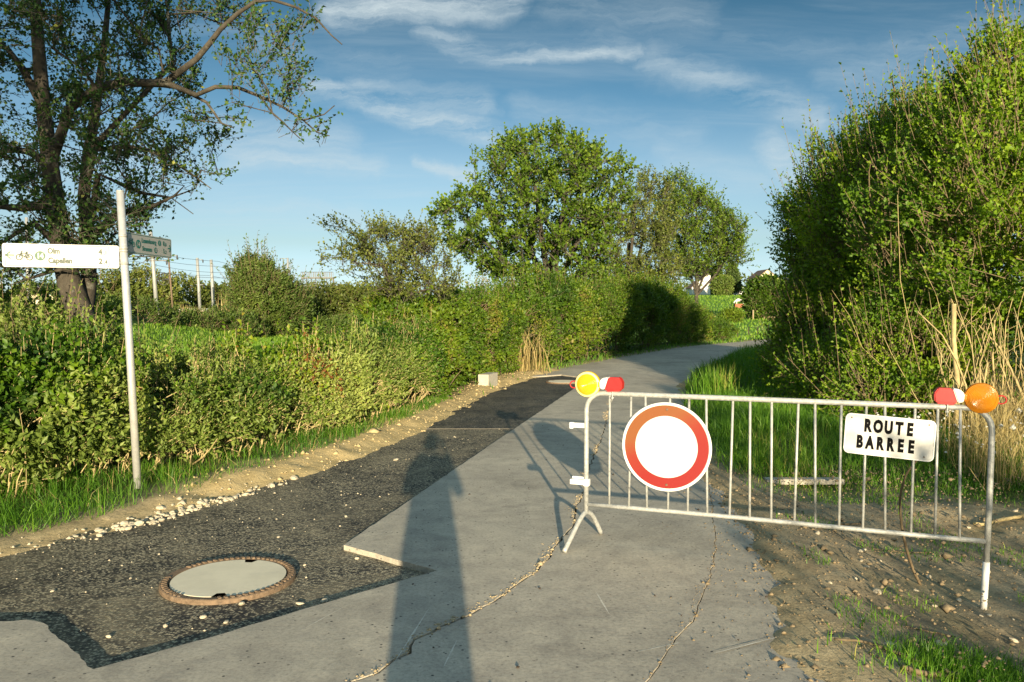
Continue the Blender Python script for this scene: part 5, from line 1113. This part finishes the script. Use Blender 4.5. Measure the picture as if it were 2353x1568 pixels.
# ------------------------------------------------------------------ field grass and far vegetation
x, y = where(60000, -26, 6, 34, 80, lambda a, b: (xl(b) - a > 5) * 1.0); grass('meadow_grass', 'bright green meadow grass beyond the clipped hedge', x, y, .22, .05, 101, M['meadow'], .4, cat='meadow', tone=.15)
x, y = where(60000, 8, 95, 46, 260, lambda a, b: ((xl(b) - a > .5) | (a - xr(b) > .5)) * ((a / b > .2) & (a / b < .42)) * np.clip(60 / b, .15, 1)); grass('pasture_grass', 'sunlit pasture grass climbing the slope to the houses', x, y, .2 + y * .0012, .05 + y * .0008, 102, M['meadow'], .4, cat='pasture', tone=.2)
lobed('willow', 'large rounded willow at the foot of the railway bank', [(at(600, 690, 72).x, 72, 2.6, 2.6, 2.4, 3.0), (at(650, 700, 73).x, 73, 1.7, 2.3, 2.2, 2.3), (at(585, 660, 72).x, 72, 3.9, 1.4, 1.4, 1.7)], 5200, .26, M['willow'], 111, per=8, ln=1.0, wr=.2, up=.9, tips=.15, stem_n=14, base=(at(620, 700, 72).x, 72), twigw=.015, leaders=60, leader_len=1.6, leader_w=4)
lobed('dark_shrub', 'dark broad shrub row under the signal gantry', [(at(750, 720, 86).x, 86, 1.4, 2.6, 2, 2.3), (at(805, 715, 88).x, 88, 1.5, 2.6, 2, 2.2), (at(850, 720, 90).x, 90, 1.4, 2.6, 2, 2.3), (at(715, 735, 84).x, 84, .7, 1.8, 1.6, 1.7)], 3600, .28, M['olive'], 112, per=8, ln=.9, stem_n=10, base=(at(770, 720, 86).x, 86), twigw=.015)
lobed('bank_scrub', 'low scrub covering the railway bank below the masts', [(at(px, py, d).x, d, at(px, py, d).z, rx, 1.5, rz) for px, py, d, rx, rz in [(400, 765, 62, 2.0, 1.1), (460, 755, 64, 2.0, 1.2), (520, 760, 66, 2.2, 1.3), (350, 750, 60, 2, 1.4), (300, 745, 58, 2.2, 1.6), (570, 765, 68, 1.8, 1.1), (720, 762, 76, 2.0, .9), (780, 760, 80, 2, 1.0), (200, 740, 54, 2.5, 1.6), (90, 735, 50, 3, 1.8)]], 5600, .24, M['willow'], 113, per=8, ln=.8, wr=.2, up=.9, stem_n=8, base=(at(460, 755, 64).x, 64), twigw=.012)
for i, (px, py, d, r, lab) in enumerate([(330, 675, 135, 4.2, 'rounded tree behind the tall white mast'), (420, 690, 150, 4.0, 'spreading tree between the brown pole and the twin masts'), (500, 700, 160, 3.6, 'low tree behind the low white depot'), (250, 680, 130, 4.5, 'green tree behind the signpost pole')]):
    c = at(px, py, d); lobed('railway_tree', lab, [(c.x, d, c.z, r, r, r * .9), (c.x + r * .6, d, c.z - r * .3, r * .7, r * .7, r * .6), (c.x - r * .6, d, c.z - r * .3, r * .7, r * .7, r * .7)], 1300, .45, M['olive'], 120 + i, per=7, ln=1.6, stem_n=9, cat='tree', group='trees behind the railway', twigw=.03, base=(c.x, d))
x = RNG.normal(at(455, 770, 68).x, .9, 700); y = RNG.normal(68, .8, 700); grass('dry_reeds', 'pale dry reeds at the edge of the meadow below the masts', x, y, 1.0, .05, 131, M['straw'], .25, kind=None, cat='reeds')
x = RNG.normal(at(545, 720, 80).x, .9, 260); y = RNG.normal(80, .7, 260); grass('dry_reeds', 'tall dry reeds beside the willow at the track', x, y, 2.2, .07, 132, M['straw'], .15, kind=None, cat='reeds')
fl = []
g_ = np.random.default_rng(140)
for i in range(70):
    a = -.75 + 1.5 * i / 69; d = 420 + 90 * math.sin(i * 1.3); r = g_.uniform(6, 10); fl.append((d * a, d, tz(d * a, d) + r * .35, r * 1.4, r, r * .6))
w_ = lobed('far_wood', 'distant band of trees along the horizon', fl, 9000, 1.3, M['olive'], 141, per=6, ln=3, stem_n=0, cat='wood', twigw=.05, base=(0, 420)); 
for ch in list(w_.children): 
    ch['kind'] = 'stuff'
w_['kind'] = 'stuff'

# ------------------------------------------------------------------ railway
def mast(label, px, top, d, r, lean=0.0, mat='mast', arm=None, name='railway_mast', group='masts along the railway'):
    c = at(px, top, d); zb = tz(c.x, d); t = thing(name, label, 'mast', (c.x, d, zb), group)
    tubes_obj('shaft', [(np.array([(c.x + lean, d, zb - .2), (c.x + lean * .5, d, (zb + c.z) / 2), (c.x, d, c.z)]), [r, r * .95, r * .85])], M[mat], t, k=8)
    tubes_obj('base_plate', [(np.array([(c.x + lean, d, zb - .1), (c.x + lean, d, zb + .12)]), r * 1.6)], M['blockcon'], t, k=8)
    for dz, ln in (arm or []):
        tubes_obj('bracket_arm', [(np.array([(c.x - r, d, c.z + dz), (c.x + ln, d, c.z + dz)]), .06)], M[mat], t, k=5)
        tubes_obj('insulator', [(np.array([(c.x + ln, d, c.z + dz + .05), (c.x + ln, d, c.z + dz - .25), (c.x + ln, d, c.z + dz - .5)]), [.05, .11, .05])], M['wire'], t, k=6)
    return t
mast('slim pale mast seen past the forked tree, apart from the others', 61, 500, 69, .16)
mast('thick pale mast rising behind the obliquely turned route plate', 346, 531, 92, .24, .6, arm=[(-2.8, 3.0), (-3.4, 1.8)])
m_ = mast('thin brown mast carrying a tension wheel', 387, 590, 104, .13, .5, 'brownpost')
c = at(376, 642, 104); tubes_obj('tension_wheel', [(np.array([(c.x + .75 * math.cos(a), 104, c.z + .75 * math.sin(a)) for a in np.linspace(0, 6.28, 25)]), .05)] + [(np.array([(c.x, 104, c.z), (c.x + .72 * math.cos(a), 104, c.z + .72 * math.sin(a))]), .03) for a in (0, 1.05, 2.1, 3.14, 4.2, 5.2)] + [(np.array([(c.x, 104, c.z), (c.x + .75, 104, c.z)]), .08)], M['wire'], m_, k=5)
mast('grey mast with two short brackets standing beside the smooth mast', 453, 593, 125, .26, .35, arm=[(-.3, .9), (-4.2, .9)])
mast('smooth bright mast without brackets beside the bracketed one', 485, 597, 125, .27, .3)
mast('far grey mast with an arm and hanging insulator above the willow', 661, 593, 150, .22, arm=[(-.1, -1.4), (-3.6, -.5)])
mast('thin brown mast beside the signal gantry', 766, 640, 130, .12, 0, 'brownpost')
gt = at(723, 633, 180); gb = tz(gt.x, 180); ga = thing('signal_gantry', 'grey slatted signal gantry on three legs beyond the willow', 'gantry', (gt.x, 180, gb))
x0, x1 = at(686, 0, 180).x, at(761, 0, 180).x; zt, zb = at(0, 626, 180).z, at(0, 641, 180).z
bm = bmesh.new(); add_box(bm, ((x0 + x1) / 2, 180, zb + .18), (x1 - x0, 1.2, .36)); bm_obj('walkway_beam', bm, M['gantry'], ga)
tubes_obj('handrail', [(np.array([(x0, 179.4, zt), (x1, 179.4, zt)]), .07)], M['gantry'], ga, k=5)
for i in range(19):
    xx = x0 + (x1 - x0) * i / 18; bm = bmesh.new(); add_box(bm, (xx, 179.4, (zt + zb) / 2 + .1), (.2 if i % 3 else .1, .06, zt - zb - .3)); bm_obj('slat', bm, M['gantry'], ga)
for px in (693, 714, 749):
    cx_ = at(px, 0, 180).x
    lgs = [(np.array([(cx_ + o_, 180, gb), (cx_ + o_, 180, zb)]), .1) for o_ in (-.42, .42)] + [(np.array([(cx_ - .42, 180, z_), (cx_ + .42, 180, z_ + .8)]), .06) for z_ in np.arange(gb, zb - .6, .9)]
    tubes_obj('leg', lgs, M['gantry'], ga, k=5)
wl = []
for dx, zz in ((0, 7.8), (0, 7.0), (1.5, 6.0), (1.6, 5.2), (-1.5, 5.6)):
    P = []
    for a, b in ((40, 69), (69, 95), (95, 125), (125, 155), (155, 190), (190, 260)):
        for t_ in np.linspace(0, 1, 6)[:-1]: P.append((-46 + dx + (.9 if a < 95 else 0), a + (b - a) * t_, zz + 1.2 - .35 * math.sin(t_ * math.pi)))
    wl.append((np.array(P), .022))
oc = thing('overhead_line', 'thin dark overhead wires strung between the railway masts', 'wires', (-45, 95, 8))
for P, r in wl: tubes_obj('wire', [(P, r)], M['wire'], oc, k=4, cap=False)
for px, py, d, w, lab in [(354, 714, 96, 1.0, 'white block at the foot of the thick white mast'), (415, 714, 112, .9, 'white block between the brown mast and the twin masts'), (440, 713, 118, 1.3, 'long low white block beside the bracketed mast'), (470, 714, 120, .9, 'white block between the twin masts')]:
    c = at(px, py, d); bm = bmesh.new(); add_box(bm, (c.x, d, tz(c.x, d) + .3), (w, .8, .8), None, .05); tag(bm_obj('foundation_block', bm, M['house']), lab, 'concrete block', 'white blocks along the track')
def house(name, label, c, d, prof, depth, wall, roof, yaw=0.0, windows=(), roof_edges=()):
    """prof: gable outline (x,z) from bottom left; the gable faces the camera"""
    zb = tz(c, d) - .1; Mx = Matrix.Translation((c, d, zb)) @ Matrix.Rotation(yaw, 4, 'Z'); t = thing(name, label, 'building', (c, d, zb))
    bm = bmesh.new(); a = [bm.verts.new((x, 0, z)) for x, z in prof]; b = [bm.verts.new((x, depth, z)) for x, z in prof]; n = len(a)
    bm.faces.new(a); bm.faces.new(b[::-1])
    for i in range(n): bm.faces.new((a[i], a[(i + 1) % n], b[(i + 1) % n], b[i]))
    bm_obj('wall', bm, wall, t, matrix=Mx)
    for (x0_, z0_), (x1_, z1_) in roof_edges:
        bm = bmesh.new(); th = .18; q = [(x0_, z0_ + .02), (x1_, z1_ + .02), (x1_, z1_ + th), (x0_, z0_ + th)]
        a = [bm.verts.new((x, -.35, z)) for x, z in q]; b = [bm.verts.new((x, depth + .35, z)) for x, z in q]; bm.faces.new(a); bm.faces.new(b[::-1])
        for i in range(4): bm.faces.new((a[i], a[(i + 1) % 4], b[(i + 1) % 4], b[i]))
        bm_obj('roof', bm, roof, t, matrix=Mx)
    for x, z, w, h in windows:
        bm = bmesh.new(); add_box(bm, (x, -.02, z), (w + .16, .1, h + .16)); fr_ = bm_obj('window', bm, M['whitepaint'], t, matrix=Mx)
        bm = bmesh.new(); add_box(bm, (x, -.05, z), (w, .06, h)); bm_obj('pane', bm, M['glass'], fr_, matrix=Mx)
    return t
hx = at(1625, 0, 290).x
house('gable_house', 'white gabled house at the top of the pasture', hx, 290, [(-4.5, 0), (2.2, 0), (2.2, 7.6), (1.6, 7.6), (-4.5, 2.6)], 9, M['house'], M['roof'], 0, [(-1.7, 1.6, .7, 1.0)], [((-5.0, 2.2), (1.7, 7.65))])
hx = at(1772, 0, 250).x
house('cream_house', 'cream gabled house behind the large round bush', hx, 250, [(-3.6, 0), (3.6, 0), (3.6, 5.6), (0, 8.4), (-3.6, 5.6)], 10, M['housey'], M['roof'], 0, [(-1.2, 5.6, .9, 1.2), (1.3, 5.6, .9, 1.2)], [((-4.1, 5.2), (0, 8.4)), ((0, 8.4), (4.1, 5.2))])
hx = at(1709, 0, 285).x
house('white_shed', 'narrow white shed between the conifer and the large round bush', hx, 285, [(-1, 0), (1, 0), (1, 2.7), (0, 3.4), (-1, 2.7)], 4, M['house'], M['slate'], 0, [(.2, 1.2, .7, 1.6)], [((-1.2, 2.6), (0, 3.4)), ((0, 3.4), (1.2, 2.6))])
hx = at(528, 0, 165).x
house('depot_shed', 'low white depot with a dark roof behind the tracks', hx, 165, [(-4.5, 0), (3.5, 0), (3.5, 1.6), (1.0, 2.9), (-1.5, 1.9), (-4.5, 1.7)], 8, M['house'], M['slate'], 0, [(-2.6, .9, .8, .6)], [((-1.8, 1.85), (1.0, 2.95)), ((1.0, 2.95), (3.9, 1.5))])
hx = at(36, 0, 110).x
house('slate_barn', 'dark slate-roofed barn beyond the railway behind the forked tree', hx, 112, [(-3.5, 0), (3, 0), (3, 2.7), (-3.5, 2.7)], 7, M['housey'], M['slate'], 0, [], [((-4, 2.6), (0, 4.3)), ((0, 4.3), (3.4, 2.6))])
# ------------------------------------------------------------------ pasture
c = at(1682, 630, 275); zb = tz(c.x, 275)
lobed('conifer', 'tall dark conifer beside the white gabled house', [(c.x, 275, zb + 2.2 + i * 1.15, 2.9 - i * .28, 2.7 - i * .28, 1.3) for i in range(9)], 2200, .55, M['conifer'], 151, per=6, ln=1.0, stem_n=3, cat='tree', up=-.1, twigw=.04, base=(c.x, 275))
c = at(1640, 640, 300); lobed('garden_tree', 'dark leafy tree behind the white gabled house', [(c.x, 300, tz(c.x, 300) + 4.5, 3.2, 3, 4.2)], 1000, .6, M['maple'], 152, per=7, ln=1.5, stem_n=4, cat='tree', twigw=.04)
c = at(1660, 655, 265); lobed('blossom_tree', 'pale rounded tree in front of the conifer', [(c.x, 265, tz(c.x, 265) + 3.4, 3.1, 2.8, 2.5)], 1200, .5, M['pale'], 153, per=7, ln=1.2, stem_n=4, cat='tree', twigw=.04)
c = at(1755, 675, 120); lobed('pasture_bush', 'large round bush at the side of the pasture', [(c.x, 120, 3.1, 2.7, 2.4, 2.6), (c.x - 1.2, 119, 2.0, 1.7, 1.6, 1.7), (c.x + 1.8, 121, 3.0, 2.0, 1.8, 2.3), (c.x + .6, 120, 4.4, 1.5, 1.4, 1.5)], 3000, .34, M['maple'], 154, per=8, ln=.9, stem_n=14, twigw=.02)
c = at(1684, 718, 105); lobed('low_shrub', 'low dark shrub in the pasture before the feeder', [(c.x, 105, tz(c.x, 105) + .7, 1.1, 1, .9), (c.x - .6, 105, tz(c.x, 105) + .5, .8, .8, .6)], 900, .22, M['maple'], 155, per=7, ln=.5, stem_n=4, twigw=.015)
for i, (px, d, h_, lab) in enumerate([(1719, 121, 1.35, 'slightly shorter stout wooden post of the pair in the pasture'), (1730.5, 117, 1.45, 'taller stout wooden post of the pair, nearer the field gate')]):
    c = at(px, 727, d); zb = tz(c.x, d); tag(tubes_obj('wooden_post', [(np.array([(c.x, d, zb - .2), (c.x, d, zb + h_)]), .12)], M['wood'], None, k=7), lab, 'post', 'wooden posts in the pasture')
fe = thing('wire_fence', 'thin wire fence on dark posts along the meadow behind the road', 'fence', (at(1705, 0, 62).x, 62, tz(at(1705, 0, 62).x, 62))); tops = []
for px, d in ((1660, 61), (1682, 61.5), (1704, 62), (1729, 62.5), (1751, 63), (1775, 64)):
    X = at(px, 0, d).x; zb = tz(X, d); tubes_obj('post', [(np.array([(X, d, zb - .2), (X, d, zb + .95)]), .035)], M['darkhole'], fe, k=6); tops.append((X, d, zb))
for hz_ in (.3, .6, .9): tubes_obj('wire', [(np.array([(a, b, c_ + hz_) for a, b, c_ in tops]), .006)], M['wire'], fe, k=4, cap=False)
ga = thing('field_gate', 'wooden field gate beside the last bush of the row', 'gate', (at(1775, 0, 118).x, 118, tz(at(1775, 0, 118).x, 118)))
X0 = at(1765, 0, 118).x; zb = tz(X0, 118)
for i in range(5): tubes_obj('upright', [(np.array([(X0 + i * .42, 118, zb - .1), (X0 + i * .42, 118, zb + 1.45)]), .08 if i in (0, 4) else .05)], M['wood'], ga, k=6)
for h_ in (.35, 1.4): tubes_obj('rail', [(np.array([(X0, 117.9, zb + h_), (X0 + 1.7, 117.9, zb + h_)]), .05)], M['wood'], ga, k=6)
c = at(1697.5, 700, 165); zb = tz(c.x, 165); fd_ = thing('cattle_feeder', 'rusty red sheet-metal cattle feeder in the pasture', 'feeder', (c.x, 165, zb))
bm = bmesh.new(); add_box(bm, (c.x, 165, zb + .6), (1.75, 1.2, .75), None, .04); bm_obj('bin', bm, M['troughred'], fd_)
for sx in (-.75, .75): tubes_obj('leg', [(np.array([(c.x + sx, 164.6, zb), (c.x + sx, 164.6, zb + .3)]), .06)], M['troughred'], fd_, k=5)
bm = bmesh.new(); add_box(bm, (c.x, 165, zb + 1.0), (1.9, 1.35, .08)); bm_obj('lid', bm, M['troughred'], fd_)

def skin_obj(name, V, E, R, mat, parent=None, sub=2):
    me = bpy.data.meshes.new(name); me.from_pydata([tuple(v) for v in V], E, []); o = bpy.data.objects.new(name, me); COL.objects.link(o)
    o.modifiers.new('s', 'SKIN'); bpy.context.view_layer.update()
    for i, r in enumerate(R): me.skin_vertices[0].data[i].radius = (r, r) if not isinstance(r, tuple) else r
    me.skin_vertices[0].data[0].use_root = True
    sb_ = o.modifiers.new('d', 'SUBSURF'); sb_.levels = sub; sb_.render_levels = sub; bpy.context.view_layer.update()
    m2 = bpy.data.meshes.new_from_object(o.evaluated_get(bpy.context.evaluated_depsgraph_get())); bpy.data.objects.remove(o); m2.materials.clear(); m2.materials.append(mat); m2.name = name
    m2.polygons.foreach_set('use_smooth', np.ones(len(m2.polygons), bool)); return link(bpy.data.objects.new(name, m2), parent)
# grazing white cow, facing left
c = at(1699, 690, 185); zb = tz(c.x, 185); cw = lambda x, y, z: (c.x + x, 185 + y, zb + z)
V = [cw(0, 0, 1.0), cw(.5, 0, 1.05), cw(.85, 0, 1.08), cw(-.45, 0, 1.0), cw(-.8, 0, .95), cw(-1.08, 0, .68), cw(-1.22, 0, .42), cw(-1.3, 0, .25)]
E = [(0, 1), (1, 2), (0, 3), (3, 4), (4, 5), (5, 6), (6, 7)]; R = [.40, .38, .28, .38, .28, .17, .14, .09]
for bx, par_ in ((.78, 2), (-.68, 4)):
    for sy in (-.22, .22):
        n_ = len(V); V += [cw(bx, sy, .75), cw(bx + (.08 if bx > 0 else 0), sy, .40), cw(bx, sy, .02)]; E += [(par_, n_), (n_, n_ + 1), (n_ + 1, n_ + 2)]; R += [.17, .09, .07]
n_ = len(V); V += [cw(1.12, 0, 1.1), cw(1.2, 0, .5)]; E += [(2, n_), (n_, n_ + 1)]; R += [.05, .03]
tag(skin_obj('cow', V, E, R, M['cow']), 'white cow grazing head down above the red feeder', 'cow')

# ------------------------------------------------------------------ behind the lens: the photographer and the trees that shade the right and the left
py = -.42; pt = thing('person', 'person in a dark jacket standing on the road holding a phone up at eye level', 'person', (0.02, py, 0))
P_ = lambda x, y, z: (x + .02, py + y, z)
V = [P_(0, 0, .98), P_(0, -.01, 1.15), P_(0, 0, 1.34), P_(0, .01, 1.47), P_(0, .03, 1.55)]; E = [(0, 1), (1, 2), (2, 3), (3, 4)]; R = [(.20, .15), (.19, .15), (.205, .15), (.11, .1), (.058, .06)]
for s_ in (-1, 1):
    n_ = len(V); V += [P_(s_ * .09, 0, .88), P_(s_ * .095, .02, .50), P_(s_ * .105, -.02, .09), P_(s_ * .115, .12, .045)]; E += [(0, n_), (n_, n_ + 1), (n_ + 1, n_ + 2), (n_ + 2, n_ + 3)]; R += [.13, .105, .075, .05]
    n_ = len(V); V += [P_(s_ * .19, 0, 1.43), P_(s_ * .245, .12, 1.20), P_(s_ * .14, .32, 1.52)]; E += [(3, n_), (n_, n_ + 1), (n_ + 1, n_ + 2)]; R += [.075, .055, .036]
skin_obj('body', V, E, R, M['cloth'], pt)
V = [P_(0, .035, 1.60), P_(0, .04, 1.68), P_(0, .03, 1.74), P_(0, .135, 1.66)]; skin_obj('head', V, [(0, 1), (1, 2), (1, 3)], [(.062, .075), (.078, .095), (.066, .08), (.016, .016)], M['skin'], pt)
V = [P_(0, .0, 1.70), P_(0, .0, 1.765), P_(0, -.035, 1.66)]; skin_obj('hair', V, [(0, 1), (0, 2)], [(.082, .09), (.07, .08), (.07, .06)], M['hair'], pt)
for s_ in (-1, 1):
    V = [P_(s_ * .135, .33, 1.53), P_(s_ * .115, .355, 1.575)]; E = [(0, 1)]; R = [.028, .034]
    for k_ in range(4):
        n_ = len(V); V += [P_(s_ * .100, .372, 1.60 + k_ * .02), P_(s_ * .080, .385, 1.61 + k_ * .02), P_(s_ * .062, .380, 1.612 + k_ * .02)]; E += [(1, n_), (n_, n_ + 1), (n_ + 1, n_ + 2)]; R += [.010, .009, .008]
    n_ = len(V); V += [P_(s_ * .095, .345, 1.60), P_(s_ * .07, .348, 1.635)]; E += [(1, n_), (n_, n_ + 1)]; R += [.012, .010]
    skin_obj('hand', V, E, R, M['skin'], pt, 1)
ph = thing('phone', 'black phone held sideways in both hands of the person', 'phone', (0, -.05, 1.61)); bm = bmesh.new(); add_box(bm, (0, -.052, 1.645), (.15, .009, .075), None, .004); bm_obj('phone_body', bm, M['phone'], ph)
bm = bmesh.new(); add_box(bm, (0, -.0572, 1.645), (.138, .001, .066)); bm_obj('screen', bm, M['glass'], ph)
lobed('round_bush', 'round bush on the verge behind the person', [(4.75, -5.2, .8, 1.9, 1.2, 2.05), (5.3, -5.4, .9, 1.4, 1.2, 1.9)], 2100, .07, M['bush'], 161, per=8, ln=.3, stem_n=20, carve=.3)
lobed('orchard_tree', 'broad orchard tree behind the person', [(-5.6, -7.5, 7.6, 3.0, 2.4, 2.6), (-8.0, -7.8, 7.4, 2.6, 2.2, 2.4), (-4.6, -7.2, 9.0, 2.2, 2.0, 2.0)], 8000, .10, M['apple'], 162, per=8, ln=.4, stem_n=26, cat='tree', base=(-6.2, -7.6), carve=.38)

# ------------------------------------------------------------------ grit and litter on the road
def along(pts, n, spread, g):
    P = np.array(pts); seg = np.linalg.norm(np.diff(P, axis=0), axis=1); S = np.concatenate([[0], np.cumsum(seg)]); q = g.uniform(0, S[-1], n); cl = vnoise(np.stack([q * 2.2, q * 0, q * 0], 1), 5)
    x = np.interp(q, S, P[:, 0]) - np.abs(g.normal(0, spread, n)) * cl * 1.6 + .006; y = np.interp(q, S, P[:, 1]) + g.normal(0, spread * .5, n); k = (y > 3.2) & (cl > .35); return x[k], y[k]
g_ = np.random.default_rng(201)
x, y = along(c1a, 5200, .028, g_); scatter('crack_grit', np.stack([x, y, np.full(len(x), .001)], 1), .0045, plain('tan_grit', (.42, .34, .21), .95, var=.4, scale=40), 'tan grit and chips crumbled along the long crack in the concrete', 'grit', 6)
x, y = along(c2a, 1800, .02, g_); scatter('seam_grit', np.stack([x, y, np.full(len(x), -.004)], 1), .004, M['clod'], 'dark crumbs lodged along the seam nearer the dirt', 'grit', 7)
x, y = rand_region(5000, .8, 2.2, 3.2, 9); e = x - xr(y); k = (e < .02) & (RNG.uniform(size=len(x)) < np.exp(e * 5)); x, y = x[k], y[k]
scatter('edge_soil', np.stack([x, y, np.full(len(x), -.007)], 1), .0055, M['clod'], 'soil crumbs strewn over the concrete edge beside the dirt', 'soil', 8)
x, y = rand_region(220, -2.5, 2.0, 3.3, 12); k = (x > np.interp(y, [3.3, 5.5, 17.7], [-.2, -1.0, 1.7])); x, y = x[k], y[k]
scatter('litter_bits', np.stack([x, y, np.full(len(x), .002)], 1), .0055, M['darkhole'], 'scattered dark bits of leaf and bark on the concrete', 'litter', 9)
x, y = rand_region(1500, -4.2, 1.2, 4.0, 13); k = (x > xl(y) + .03) & (x < np.interp(y, [4, 5.5, 17.7], [-1.2, -1.3, 1.5])); x, y = x[k], y[k]
scatter('asphalt_chips', np.stack([x, y, np.full(len(x), -.034)], 1), .005, M['stone'], 'pale chips and crumbs loose on the asphalt', 'grit', 10)
